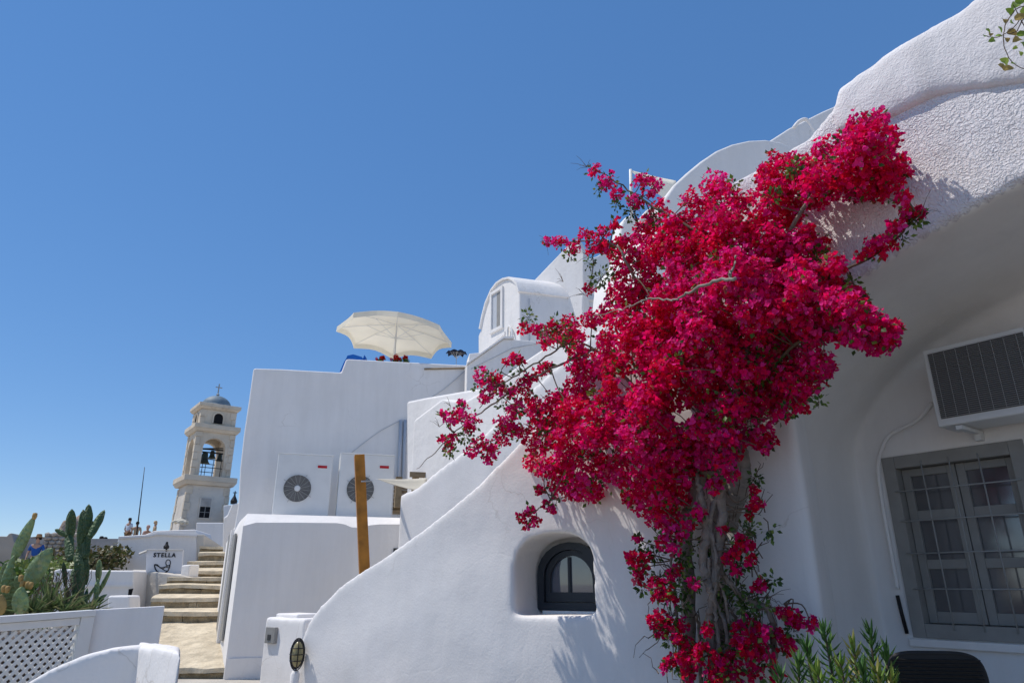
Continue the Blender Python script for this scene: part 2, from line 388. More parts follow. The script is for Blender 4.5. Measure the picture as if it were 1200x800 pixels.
# smooth plaster lining of vault and back wall, 4 mm proud of the rough wall
# parapet roll
pl = F1.pts([(972, 146), (1000, 143), (1030, 134), (1060, 116), (1085, 104), (1120, 97), (1200, 86)], -.1)
tp = F1.pts([(966, 128), (978, 96), (1040, 52), (1120, 0)], -.1)
Lp = pl + [(pl[-1][0]+3.2, pl[-1][1]-.6), (pl[-1][0]+3.2, tp[3][1]+1.0), (tp[3][0]+.6, tp[3][1]+.18), tp[3], tp[2], tp[1], tp[0]]
b = MB(); b.prism(F1, Lp, -.022, .35)
solid('parapet', b, [], M['stucco_soft'], main, voxel=.025, wob=.03, wscale=1.3, it=22)

# curved stair wall with the niche window
top = [(965, 152), (890, 221), (820, 296), (740, 380), (660, 465), (620, 505), (586, 540), (560, 566), (530, 590), (500, 614), (470, 636), (440, 656), (415, 672), (395, 688), (375, 708), (362, 726), (354, 746), (350, 765)]
tt = F0.pts(top[1:])
La = [(-.33, -.3), (-.33, Z(2.83))] + tt + [(tt[-1][0]+.02, -.3)]
b = MB(); b.prism(F0, La, 0.0, .55)
nich = F0.pts([(603, 721), (602, 690), (602, 665), (606, 647), (618, 634), (636, 628), (655, 626), (672, 628), (686, 636), (693, 650), (695, 680), (696, 719)])
nc = MB(); nc.prism(F0, nich, -.2, .43)
stair = solid('stair_wall', b, [nc], M['plaster'], main, voxel=.022, wob=.022, wscale=.9, it=16)
# niche window
nw = thing('niche_window', F0.P(1.45, 1, .38), 'small dark arched window deep in the rounded wall niche', 'window')
FW = F0.shift(.36)
wb = FW.px(631, 714); wl = FW.px(631, 662)[0]; wtop = FW.px(666, 635)[1]; wr = wl - (wl - FW.px(667, 650)[0])*2.05
def archl(l, r, z0, z1, rise, n=12):
    out = [(l, z0)]; c = (l+r)/2; h = abs(r-l)/2; s_ = 1 if r > l else -1
    for k in range(n+1):
        a = math.pi*k/n; out.append((c - s_*h*math.cos(a), z1-rise + rise*math.sin(a)))
    return out + [(r, z0)]
def ring(F, A, B, w0, w1):
    mb = MB(); n = len(A)
    for i in range(n):
        j = (i+1) % n
        q = [F.P(*A[i], w0), F.P(*A[j], w0), F.P(*B[j], w0), F.P(*B[i], w0), F.P(*A[i], w1), F.P(*A[j], w1), F.P(*B[j], w1), F.P(*B[i], w1)]
        mb.add(q, [(0, 1, 2, 3), (7, 6, 5, 4), (0, 4, 5, 1), (3, 2, 6, 7)])
    return mb
def inset(l, r, z0, z1, rise, d, dz0=None):
    s_ = 1 if r > l else -1; dz0 = d if dz0 is None else dz0
    return archl(l+s_*d, r-s_*d, z0+dz0, z1-d, rise-d*.55)
A0 = archl(wl, wr, wb[1], wtop, .24); A1 = inset(wl, wr, wb[1], wtop, .24, .055); A2 = inset(wl, wr, wb[1], wtop, .24, .10, .13)
ring(FW, A0, A1, -.02, .05).build('frame', M['anthracite'], nw)
A1b = inset(wl, wr, wb[1], wtop, .24, .06)
sash = ring(FW, A1b, A2, .005, .045).build('sash', M['anthracite'], nw)
p_ = MB(); p_.add([FW.P(t, z, .03) for t, z in A2], [tuple(range(len(A2)))]); p_.build('pane', M['glass_blue'], sash)
mc = (wl+wr)/2+.02; m_ = MB(); m_.fbox(FW, mc-.01, mc+.01, wb[1]+.13, wtop-.11, .012, .028); m_.build('glazing_bar', M['anthracite'], sash)
m_ = MB(); m_.fbox(FW, wl-.06, wr+.06, wb[1]-.05, wb[1]-.003, -.05, .05); m_.build('sill', M['plaster'], nw)

# barred window in the vault
bw = thing('barred_window', FB.P(wt0, wz0, 0), 'grey double casement window behind a grid of bars in the shaded arch', 'window')
d = .04; fr = MB()
fw = .055
W0, W1 = wt0+.005, wt1-.005; Z0, Z1 = wz0+.005, wz1-.005
e_ = .035; fr.fbox(FB, W0-e_, W0+fw, Z0-e_, Z1+e_, -.012, .13); fr.fbox(FB, W1-fw, W1+e_, Z0-e_, Z1+e_, -.012, .13)
fr.fbox(FB, W0+fw, W1-fw, Z1-fw, Z1+e_, -.010, .13); fr.fbox(FB, W0+fw, W1-fw, Z0-e_, Z0+fw, -.010, .13)
fr.build('frame', M['greypaint'], bw, bevel=.004)
mid = (W0+W1)/2
for (a, c) in ((W0+fw+.004, mid-.003), (mid+.003, W1-fw-.004)):
    cz0, cz1 = Z0+fw+.004, Z1-fw-.004; H = cz1-cz0; st = .055
    cs = MB(); cs.fbox(FB, a, a+st, cz0, cz1, .07, .11); cs.fbox(FB, c-st, c, cz0, cz1, .07, .11)
    zs = [cz0, cz0+.075, cz0+H*.335, cz0+H*.395, cz0+H*.655, cz0+H*.715, cz1-.055, cz1]
    for k in (0, 2, 4, 6): cs.fbox(FB, a+st, c-st, zs[k], zs[k+1], .072, .108)
    cas = cs.build('casement', M['greypaint'], bw, bevel=.004)
    for k in (1, 3, 5):
        z0, z1 = zs[k], zs[k+1]
        p_ = MB(); p_.fbox(FB, a+st, c-st, z0, z1, .094, .099); p_.build('pane', M['glass'], cas)
bars = 0
for x in ((W0+fw+mid)/2, mid, (W1-fw+mid)/2):
    p_ = MB(); p_.tube([FB.P(x, Z0+.02, -.012), FB.P(x, Z1-.02, -.012)], .005, 6); p_.build('bar', M['greybar'], bw, smooth=True)
for f_ in (.19, .37, .56, .76):
    z = Z1-(Z1-Z0)*f_
    p_ = MB(); p_.tube([FB.P(W0+.03, z, -.022), FB.P(W1-.02, z, -.022)], .005, 6); p_.build('bar', M['greybar'], bw, smooth=True)
p_ = MB(); p_.fbox(FB, wt0-.06, wt1+.1, wz0-.09, wz0-.037, -.03, .1); p_.build('sill', M['plaster'], bw, bevel=.01)

# air conditioner on the vault's back wall
FA = F1.shift(1.43-.36)
q = FA.pts([(1077, 412), (1102, 500)]); az1 = q[0][1]; az0 = q[1][1]; at0 = (q[0][0]+q[1][0])/2
aw = .86; ac = thing('wall_air_conditioner', FA.P(at0, az0, 0), 'off-white outdoor air conditioner with dark grille hung above the barred window', 'air conditioner')
p_ = MB(); p_.fbox(FA, at0, at0+aw, az0, az1, 0, .30); p_.build('casing', M['white_metal'], ac, bevel=.012)
gx0, gx1, gz0, gz1 = at0+.035, at0+.60, az0+.05, az1-.035
p_ = MB(); p_.fbox(FA, gx0, gx1, gz0, gz1, -.006, -.001); p_.build('grille_back', M['fan_blade'], ac)
p_ = MB()
for k in range(34):
    z = gz0+(gz1-gz0)*(k+.5)/34; p_.fbox(FA, gx0, gx1, z-.0014, z+.0014, -.016, -.008)
for k in range(8):
    x = gx0+(gx1-gx0)*(k+.5)/8; p_.fbox(FA, x-.0015, x+.0015, gz0, gz1, -.020, -.0165)
tag(p_.build('grille_wires', M['fan_grey'], ac), kind='stuff')
p_ = MB(); p_.fbox(FA, gx1+.012, gx1+.02, az0+.01, az1-.01, -.004, .0); p_.build('panel_seam', M['fan_grey'], ac)
p_ = MB(); p_.fbox(FA, gx1+.10, gx1+.16, az1-.18, az1-.12, -.004, .001); p_.build('badge', M['wood_post'], ac)
for x in (at0+.12, at0+.70):
    p_ = MB(); p_.fbox(FA, x-.02, x+.02, az0-.03, az0-.004, .02, .36); p_.fbox(FA, x-.02, x+.02, az0-.07, az0-.03, .30, .36)
    p_.build('bracket', M['white_metal'], ac)
cp = [(1092, 472), (1075, 492), (1045, 508), (1034, 524), (1029, 548), (1034, 590), (1043, 640), (1052, 690)]
p_ = MB(); p_.tube(smoothpath([FB.P(*FB.px(a, b_, -.03), -.03) for a, b_ in cp], 5), .014, 8)
cond = p_.build('conduit_pipe', M['plaster'], None, smooth=True)
tag(cond, 'white conduit pipe curving down the wall left of the barred window', 'pipe')
p_ = MB(); p_.tube([FB.P(*FB.px(a, b_, -.03), -.03) for a, b_ in [(1051.5, 697), (1056, 716), (1063, 742)]], .013, 8)
p_.build('black_sleeve', M['black'], cond, smooth=True)

# rattan chair by the window
ch = thing('rattan_chair', (2.2, 3.35, 0), 'dark rattan chair with rounded back standing under the barred window', 'chair')
cA = at(1045, 790, 3.75); cB = at(1152, 795, 3.75); cw = (cB-cA).length/2; cc = (cA+cB)/2; ch.location = (cc.x, cc.y-.25, 0)
Fc = Frame((cc.x, cc.y), (1, -.15))
topz = at(1100, 765, 3.75).z
back = []; 
for k in range(25):
    a = math.pi*k/24; ca, sa = math.cos(a), math.sin(a)
    back.append((-cw*math.copysign(abs(ca)**.45, ca), topz-.16+.16*abs(sa)**.5))
back = [(-cw*.95, .38)] + back + [(cw*.95, .38)]
b = MB(); b.prism(Fc, back, 0, .02); o = b.build('backrest', M['rattan'], ch, bevel=.006)
b = MB()
for k in range(30):
    z = .40+(topz-.43)*k/29
    n_ = 16
    b.tube([Fc.P(-cw*.93+cw*1.86*i/n_, z, -.006-.006*(i % 2 if k % 2 else 1-i % 2)) for i in range(n_+1)], .0045, 4)
tag(b.build('weave', M['rattan'], o), kind='stuff')
b = MB(); b.tube(smoothpath([Fc.P(t, z, .01) for t, z in back], 2), .012, 8); b.build('rim', M['rattan'], ch, smooth=True)
b = MB(); b.fbox(Fc, -cw, cw, .40, .44, -.48, 0); b.build('seat', M['rattan'], ch, bevel=.01)
for sx in (-1, 1):
    for wy in (-.45, -.02):
        b = MB(); b.tube([Fc.P(sx*cw*.92, .40, wy), Fc.P(sx*cw*.98, 0, wy)], [.018, .014], 8); b.build('leg', M['rattan'], ch, smooth=True)
    b = MB(); b.tube(smoothpath([Fc.P(sx*cw, .66, 0), Fc.P(sx*cw*1.03, .66, -.25), Fc.P(sx*cw*1.02, .62, -.46), Fc.P(sx*cw*.98, .42, -.47)], 4), .014, 8); b.build('armrest', M['rattan'], ch, smooth=True)

# ------------------------------------------------------------------ small pillar wall, junction box, bulkhead lamp
FP = frame_px(326, 7.6, (-.78, .62)); 
pil = thing('low_entrance_wall', FP.P(0, 0, 0), 'low white wall stub with rounded top beside the curved stair wall', 'wall')
Lq = FP.pts([(303, 800), (311, 722), (316, 722), (330, 724), (357, 724), (357, 800)]); z0 = 0
b = MB(); b.prism(FP, [(Lq[0][0], -.1)] + Lq[1:5] + [(Lq[5][0], -.1)], 0, .45)
solid('wall_body', b, [], M['plaster'], pil, voxel=.025, wob=.012)
Lq2 = FP.pts([(310, 721), (336, 719)], -.01)
b = MB(); b.fbox(FP, min(Lq2[0][0], Lq2[1][0]), max(Lq2[0][0], Lq2[1][0]), Lq2[0][1]-.06, Lq2[0][1]+.02, .12, .42); b.build('cap', M['plaster'], pil, bevel=.02)
bx = FP.pts([(311, 734), (320, 754)], -.04)
b = MB(); b.fbox(FP, min(bx[0][0], bx[1][0]), max(bx[0][0], bx[1][0]), bx[1][1], bx[0][1], -.035, .003)
jb = b.build('junction_box', M['greypaint'], None, bevel=.006); tag(jb, 'small dark grey box fixed to the low white wall stub', 'wall box')
b = MB(); xm = (bx[0][0]+bx[1][0])/2; b.fbox(FP, xm-.02, xm+.03, bx[1][1]+.03, bx[0][1]-.07, -.041, -.0355); b.build('cover', M['fan_dark'], jb)
# lamp on the end of the stair wall
lc = F0.P(*F0.px(348.5, 766, -.09), -.09)
lm = thing('bulkhead_lamp', lc, 'oval caged bulkhead lamp on the end of the curved stair wall', 'lamp')
vx = Vector((.93, .36, 0)).normalized(); vy = Vector((-.36, .93, 0)).normalized(); vz = Vector((0, 0, 1))
def oval(mb, c, rx, rz, ry, n=14, m_=8):
    vs = []; fs = []
    for i in range(m_+1):
        ph = math.pi*i/m_
        for k in range(n):
            a = 2*math.pi*k/n
            vs.append(c + vx*rx*math.sin(ph)*math.cos(a) + vy*ry*math.sin(ph)*math.sin(a) + vz*rz*math.cos(ph))
    for i in range(m_):
        for k in range(n): fs.append((i*n+k, i*n+(k+1) % n, (i+1)*n+(k+1) % n, (i+1)*n+k))
    mb.add(vs, fs)
b = MB(); oval(b, lc, .048, .105, .045); b.build('glass_globe', M['brass'], lm, smooth=True)
b = MB(); oval(b, lc+vy*.035, .062, .125, .025); b.build('base', M['black'], lm, smooth=True)
b = MB()
for rr, zz in ((.060, .05), (.064, 0), (.060, -.05)):
    b.tube([lc + vx*rr*math.cos(a) - vy*rr*math.sin(a) + vz*zz for a in np.linspace(0, math.pi, 9)], .0045, 5)
b.tube([lc + vz*.128*math.cos(a) - vy*.062*math.sin(a) for a in np.linspace(0, math.pi, 13)], .0045, 5)
b.tube([lc + vx*.06*math.sin(a) + vz*.128*math.cos(a) for a in np.linspace(0, 2*math.pi, 25)], .005, 5)
b.build('cage', M['black'], lm, smooth=True)
b = MB(); b.lathe(lc - vz*.36 + vy*.03, [(.0, -.02), (.035, -.02), (.04, .03), (.04, .2), (.02, .235), (0, .24)], 12)
tag(b.build('small_white_fitting', M['plaster'], None, smooth=True), 'small white rounded fitting below the caged bulkhead lamp', 'fitting')

# ------------------------------------------------------------------ second stair wall behind (smooth curved)
FS = frame_px(470, 8.3, (-.85, .53))
Lw = FS.pts([(470, 578), (478, 577), (487, 572), (500, 562), (515, 549), (530, 538), (548, 525), (570, 506), (600, 478), (640, 440), (690, 395), (760, 330)])
b = MB(); b.prism(FS, [(Lw[0][0], -.1)] + Lw + [(Lw[-1][0], -.1)], 0, .35)
sw = solid('rear_stair_wall', b, [], M['plaster'], None, voxel=.03, wob=.02, wscale=.8, it=10); tag(sw, 'smooth white curving wall just behind the front stair wall', 'wall')
# lit end wall of the terrace behind it
FT = frame_px(476, 10.9, (.70, -.71))
terr = thing('terrace_house', FT.P(0, 0, 0), 'white stepped terrace house with sunlit end wall behind the curved walls', 'house')
Lw = FT.pts([(476, 470), (500, 465), (552, 456), (620, 446), (760, 420)]); a0 = FT.px(484, 640)[0]
b = MB(); b.prism(FT, wob([(a0, -.1)] + Lw + [(Lw[-1][0], -.1)], .016), 0, 1.2); b.build('end_wall', M['plaster_far'], terr, bevel=.05)
Lw = FT.pts([(484, 492), (517, 467), (545, 469), (575, 452), (610, 425), (640, 405), (760, 330)], -.35); a0 = Lw[0][0]-.02
b = MB(); b.prism(FT, wob([(a0, -.1)] + Lw + [(Lw[-1][0], -.1)], .016), -.35, -.004); b.build('stair_parapet', M['plaster_far'], terr, bevel=.05)

# ------------------------------------------------------------------ low building with the two fan units
C0 = at(283.5, 620, 10.6); FL = Frame((C0.x, C0.y), D1)
low = thing('low_building', (C0.x, C0.y, 0), 'low flat white building with chamfered bright roof edge beneath the fan units', 'building')
def LB(px, py, w=0): return FL.P(*FL.px(px, py, w), w)
ztop = FL.px(300, 600)[1]; tl = FL.px(283.5, 620)[0]; tr = FL.px(520, 620)[0]
dl = Vector((-.43, .90, 0)).normalized()
# plan corners
A = FL.P(tl, 0); B_ = FL.P(tr, 0); Cn = B_ + Vector((-.29, .957, 0))*3.2; Dn = A + dl*3.0
b = MB()
ch_h = .20; chd = .26; zl = ztop - ch_h
low_edge = []
for px, py in [(285, 616), (300, 612), (350, 612), (395, 612.5), (404, 614), (412, 617.5), (425, 618), (434, 615), (445, 614), (475, 614), (520, 614)]:
    t, z = FL.px(px, py); low_edge.append((t, z))
front_low = [FL.P(t, z, 0) for t, z in low_edge]
topf = [FL.P(t+.02, ztop, chd) for t, z in low_edge]
n = len(low_edge)
base = [Vector((p.x, p.y, -.1)) for p in front_low]
b.add(base + front_low + topf, [(i, i+1, n+i+1, n+i) for i in range(n-1)] + [(n+i, n+i+1, 2*n+i+1, 2*n+i) for i in range(n-1)])
bi = len(b.v)
b.v += [tuple(x) for x in (Vector((Cn.x, Cn.y, -.1)), Vector((Cn.x, Cn.y, ztop)), Vector((Dn.x, Dn.y, -.1)), Vector((Dn.x, Dn.y, zl-.1)), Vector((Dn.x+.12, Dn.y, ztop)))]
b.f += [(n-1, bi, bi+1, 3*n-1, 2*n-1), (bi, bi+2, bi+3, bi+4, bi+1), (bi+2, 0, n, bi+3), (bi+3, n, 2*n, bi+4), tuple(range(2*n, 3*n)) + (bi+1, bi+4)]
walls_low = b.build('wall', M['plaster_far'], low, bevel=.045)
FLs = Frame((A.x, A.y), dl)
def on_left(mb, t0, t1, z0, z1, off0, off1):
    nn = Vector((-dl.y, dl.x, 0));  nn = nn if nn.x < 0 else -nn
    vs = [Vector((A.x, A.y, 0)) + dl*t + nn*o_ + Vector((0, 0, z)) for t in (t0, t1) for z in (z0, z1) for o_ in (off0, off1)]
    mb.add(vs, [(0, 1, 3, 2), (4, 6, 7, 5), (0, 4, 5, 1), (2, 3, 7, 6), (0, 2, 6, 4), (1, 5, 7, 3)])
for (t0, t1, zz0, zz1) in ((.75, 1.25, .45, 2.02), (1.7, 2.25, .45, 2.08)):
    p_ = MB(); on_left(p_, t0, t1, zz0, zz1, .003, .03); p_.build('shutter', M['greypaint'], low)
p_ = MB(); on_left(p_, 1.38, 1.5, .3, 2.12, .003, .05); p_.build('pilaster', M['plaster_far'], low)
p_ = MB(); q0 = FL.px(461, 642); q1 = FL.px(470, 652); p_.fbox(FL, q0[0], q1[0]+.1, q1[1], q0[1], -.02, .01); p_.build('vent', M['fan_dark'], low)
p_ = MB(); p_.fbox(FL, tl+.02, tr, -.05, .27, -.025, -.002); p_.build('plinth', M['plaster_far'], low)

# fan units on the low roof
FU = FL.shift(.9)
def fan_unit(px0, px1, label):
    zb = ztop; zt = FU.px((px0+px1)/2, 532)[1]
    t0 = FU.px(px0, 597)[0]; t1 = FU.px(px1, 600)[0]
    u = thing('heat_pump_unit', FU.P(t0, zb, 0), label, 'air conditioner', 'heat pump units on the low roof')
    w_ = t1-t0; hh = zt-zb
    p_ = MB(); p_.fbox(FU, t0, t1, zb+.05, zt, 0, .36); p_.build('casing', M['white_metal'], u, bevel=.018)
    p_ = MB(); p_.fbox(FU, t0+.08, t0+.2, zb, zb+.05, .02, .34); p_.build('foot', M['fan_grey'], u)
    p_ = MB(); p_.fbox(FU, t1-.2, t1-.08, zb, zb+.05, .02, .34); p_.build('foot', M['fan_grey'], u)
    c = FU.P(t0+w_*.40, zb+hh*.46, 0); ax = (FU.d, Vector((0, 0, 1)), -FU.n); r = w_*.245
    p_ = MB(); p_.lathe(c, [(0, -.02), (r, -.02), (r, .006), (0, .006)], 28, ax); p_.build('fan_opening', M['fan_dark'], u)
    p_ = MB()
    for k in range(5):
        a = 2*math.pi*k/5
        e1 = ax[0]*math.cos(a)+ax[1]*math.sin(a); e2 = ax[0]*math.cos(a+.7)+ax[1]*math.sin(a+.7)
        p_.add([c+e1*r*.2+ax[2]*.008, c+e1*r*.9+ax[2]*.008, c+e2*r*.9+ax[2]*.011, c+e2*r*.2+ax[2]*.011], [(0, 1, 2, 3)])
    p_.build('fan_blades', M['fan_blade'], u)
    p_ = MB()
    for rr in np.linspace(.3, 1.0, 11):
        p_.tube([c + ax[0]*r*rr*math.cos(a) + ax[1]*r*rr*math.sin(a) + ax[2]*.022 for a in np.linspace(0, 2*math.pi, 25)], .003, 4)
    for k in range(16):
        a = 2*math.pi*k/16; p_.tube([c + (ax[0]*math.cos(a)+ax[1]*math.sin(a))*r*.2 + ax[2]*.026, c + (ax[0]*math.cos(a+.25)+ax[1]*math.sin(a+.25))*r*(1.22 if k % 4 == 2 else 1.03) + ax[2]*.02], .004, 4)
    p_.build('fan_guard', M['fan_grey'], u)
    p_ = MB(); p_.lathe(c, [(0, .02), (r*.24, .02), (r*.2, .035), (0, .037)], 16, ax); p_.build('hub', M['white_metal'], u)
    p_ = MB(); p_.fbox(FU, t1-w_*.27, t1-w_*.10, zt-hh*.205, zt-hh*.165, -.006, .001); p_.build('badge', M['red'], u)
    p_ = MB(); p_.fbox(FU, t1-w_*.30, t1-w_*.295, zb+.06, zt-.02, -.002, .001); p_.build('panel_seam', M['white_metal'], u)
    p_ = MB(); p_.fbox(FU, t0-.004, t1+.004, zt-.006, zt+.012, -.006, .366); p_.build('lid', M['white_metal'], u, bevel=.006)
    return u
fan_unit(319, 385, 'white heat pump unit left of the orange post, its fan fully visible')
fan_unit(394, 459, 'white heat pump unit half hidden behind the orange wooden post')

# big shaded house behind
FH = frame_px(290, 12.4, D1)
hs = thing('terrace_building', FH.P(0, 0, 0), 'tall plain white building in shade carrying the parasol terrace', 'building')
Lh = [FH.px(262, 725)] + FH.pts([(297, 431), (330, 432), (400, 436), (406, 420), (440, 422), (500, 425), (528, 426.5), (548, 427.5), (620, 431), (800, 440)])
b = MB(); b.prism(FH, wob([(Lh[0][0], -.1)] + Lh + [(Lh[-1][0], -.1)], .022, .6, 3), 0, 5.0); b.build('wall', M['plaster_far'], hs, bevel=.04)
q = FH.pts([(497, 432.5), (547, 431.5)]); b = MB(); b.tube([FH.P(*q[0], -.02), FH.P(*q[1], -.02)], .018, 6); b.build('conduit', M['wood_brown'], hs)
for (a0, a1) in (((470, 492), (466, 600)), ((475, 492), (471.5, 600))):
    b = MB(); b.tube([FH.P(*FH.px(*a0, -.05), -.05), FH.P(*FH.px(*a1, -.05), -.05)], .035, 8); b.build('drain_pipe', M['pipe'], hs, smooth=True)
b = MB(); b.tube(smoothpath([FH.P(*FH.px(x, y, -.012), -.012) for x, y in [(412, 530), (430, 516), (447, 504), (470, 492)]], 3), .006, 5); b.build('cable', M['pipe'], hs)
b = MB(); b.tube(smoothpath([FH.P(*FH.px(x, y, -.012), -.012) for x, y in [(497, 470), (520, 456), (545, 434)]], 3), .007, 5); b.build('cable', M['pipe'], hs)

# terrace parapet climbing to the upper house
FX = frame_px(548, 12.9, (.985, .17), 428)
par = thing('stepped_parapet', FX.P(0, 3, 0), 'white slanting parapet with bright edge below the little vaulted house', 'wall')
Lx = FX.pts([(547, 428), (590, 397.5), (602, 397.5), (640, 401), (720, 408)])
b = MB(); b.prism(FX, [(Lx[0][0], -.1)] + Lx + [(Lx[-1][0], -.1)], 0, .35); b.build('sloping_wall', M['plaster_far'], par, bevel=.02)
b = MB(); up_ = Vector((0, 0, .05)); cps = [FX.P(t, z+.004, -.05) for t, z in Lx[:3]] 
cpt = [p + Vector((0, 0, .045)) for p in cps]
b.sweep(cps + cpt[::-1], FX.n*.45); b.build('coping', M['plaster_far'], par, bevel=.008)
b = MB(); b.tube([FX.P(*FX.px(x, y, -.012), -.012) for x, y in [(552, 432), (600, 408), (640, 400)]], .007, 5); b.build('cable', M['pipe'], par)
qa = FH.px(548, 412); 
b = MB(); FXn = FX.shift(.5); q = FXn.pts([(549, 428), (550, 414), (562, 413), (562, 430)]); b.prism(FXn, q, 0, .5); b.build('end_block', M['plaster_far'], par, bevel=.02)

# upper vaulted house
Yh = 16.0
c0 = at(609.5, 390, Yh); FE = Frame((c0.x, c0.y), (-.57, .82))
uh = thing('vaulted_house', (c0.x, c0.y, 4), 'small white barrel vaulted house with one narrow window at top of the stairs', 'house')
end = FE.pts([(611, 420), (609.5, 395), (608.5, 343), (606, 334), (602, 329.5), (597, 327), (590, 328.5), (583, 333), (577, 341), (571, 355), (567, 370), (564, 385), (560.5, 394), (560.5, 425)])
b = MB(); b.sweep([FE.P(t, z) for t, z in end], D1*3.2); wall_u = b.build('wall', M['plaster_far'], uh, bevel=.03)
# roof shell overhanging slightly
es = end[2:12]; vs = []; 
cen = Vector((0, 0, 0)); outr = [FE.P(t, z + .03) - D1*.05 for t, z in es]; 
b = MB(); nn_ = len(es)
inn = [FE.P(t, z) - D1*.05 for t, z in es]
up = []
mt = sum(t for t, z in es)/nn_; mz = min(z for t, z in es)
for t, z in es:
    dv = Vector((t-mt, z-mz)); dv.normalize(); up.append(FE.P(t+dv.x*.06, z+dv.y*.06) - D1*.05)
ringp = inn + up[::-1]
b.sweep(ringp, D1*3.3); b.build('vault_roof', M['plaster_far'], uh, bevel=.012)
q = FE.pts([(577.5, 346), (588, 338), (588, 380), (577.5, 387)])
t0, t1 = q[0][0], q[1][0]; z0, z1 = q[3][1], q[0][1]
def efbox(mb, t0, t1, z0, z1, w0, w1):  # end wall outward = -n of FE
    return mb.fbox(FE, t0, t1, z0, z1, w0, w1)
b = MB(); lo, hi = min(t0, t1), max(t0, t1); fwid = .09
b.fbox(FE, lo-fwid, lo, z0-fwid, z1+fwid, -.05, .01); b.fbox(FE, hi, hi+fwid, z0-fwid, z1+fwid, -.05, .01)
b.fbox(FE, lo, hi, z1, z1+fwid, -.05, .01); b.fbox(FE, lo, hi, z0-fwid, z0, -.05, .01)
win = b.build('window', M['plaster_far'], uh, bevel=.01)
b = MB(); b.fbox(FE, lo, hi, z0, z1, -.008, .0); b.build('pane', M['pipe'], win)
b = MB(); b.fbox(FE, lo+.02, (lo+hi)/2-.0, z0+.02, z1-.02, -.012, -.009); b.build('shutter', M['greypaint'], win)
q = FE.pts([(574, 404), (592, 391)], -.03)
b = MB(); b.sweep([FE.P(*FE.px(x, y, -.03), -.03) for x, y in [(573, 401), (591, 388), (591, 392), (573, 406)]], FE.n*.06); b.build('niche_moulding', M['plaster_far'], uh)
b = MB(); b.tube(smoothpath([FE.P(*FE.px(x, y, -.06), -.06) for x, y in [(595, 396), (595, 386), (597, 382), (600, 388), (600, 397)]], 4), .03, 6); b.build('handrail', M['plaster_far'], uh, smooth=True)
b = MB(); pp = at(620, 370, 16.4); FS2 = Frame((c0.x, c0.y), D1); q = FS2.px(620, 350); q2 = FS2.px(620, 400)
b.tube([FS2.P(q[0], q[1], -.02), FS2.P(q[0], q2[1], -.02)], .015, 6); b.build('cable', M['pipe'], uh)

# white pyramid roof slope behind the vaulted house
def polyblock(name, px_poly, Y, d, thick, label, cat, m='plaster_far', bevel=.04, parent=None, ground=False):
    F = frame_px(px_poly[0][0], Y, d, px_poly[0][1]); L = F.pts(px_poly); py0 = px_poly[0][1]*.37
    b = MB(); b.prism(F, wob(L, .022, .5, py0), 0, thick); o = b.build(name, M[m], parent, bevel=bevel)
    if label: tag(o, label, cat)
    return o, F
o, FG = polyblock('stair_tower', [(600, 352), (600, 350), (623, 331), (668, 284), (676, 280), (684, 296), (684, 600), (600, 600)], 17.5, (.80, -.6), .3, None, None)
tag(o, 'white gable wall with long slanting top behind the little vaulted house', 'wall')
o, _ = polyblock('grey_side_wall', [(684, 305), (700, 300), (725, 285), (760, 300), (760, 600), (684, 600)], 17.3, D1, .2, 'plain shaded white wall glimpsed between bougainvillea sprays', 'wall')
# rounded chimney and walls, upper right
chp = [(726, 330), (727, 275), (729, 262), (734, 253), (741, 251), (746, 256), (748, 275), (748, 330)]
o, _ = polyblock('rounded_chimney', chp, 13.0, (.95, .3), .5, 'rounded white chimney stack behind the upper left flowers', 'chimney', bevel=.12)
o, _ = polyblock('upper_terrace_wall', [(718, 340), (720, 284), (728, 274), (745, 262), (758, 246), (775, 235), (800, 222), (830, 222), (830, 600), (718, 600)], 13.6, (.95, .3), .25, 'light grey white wall rising behind the rounded chimney', 'wall')
sp = thing('shade_sail', at(739, 200, 13), 'cream shade sail tied to a thin white pole at the upper terrace', 'shade sail')
b = MB(); b.tube([at(740, 252, 13), at(739, 199, 13)], .035, 8); b.build('pole', M['white_metal'], sp, smooth=True)
def cloth(name, c4, nu, nv, sag, m, parent):
    b = MB(); vs = []
    for i in range(nu+1):
        for j in range(nv+1):
            u, v = i/nu, j/nv
            p = (c4[0]*(1-u)*(1-v) + c4[1]*u*(1-v) + c4[2]*u*v + c4[3]*(1-u)*v)
            p = p - Vector((0, 0, sag*4*u*(1-u)*(.3+v*(1-v)*2.8))); vs.append(p)
    fs = [(i*(nv+1)+j, (i+1)*(nv+1)+j, (i+1)*(nv+1)+j+1, i*(nv+1)+j+1) for i in range(nu) for j in range(nv)]
    b.add(vs, fs); o = b.build(name, m, parent, smooth=True, fixn=False)
    sd = o.modifiers.new('s', 'SOLIDIFY'); sd.thickness = .006; return o
cloth('canvas', (at(740, 200, 13), at(792, 212, 14), at(800, 250, 12.5), at(742, 203, 12.9)), 10, 6, .05, M['canvas'], sp)
b = MB()
for y_ in np.linspace(258, 285, 7):
    b.tube([at(757, y_, 13.2), at(767, y_+2, 13.2)], .008, 4)
for x_ in (757, 760, 763, 766): b.tube([at(x_, 250, 13.2), at(x_-2, 290, 13.2)], .01, 4)
tag(b.build('small_antenna', M['pipe']), 'thin grey rod antenna on the upper terrace wall', 'antenna')
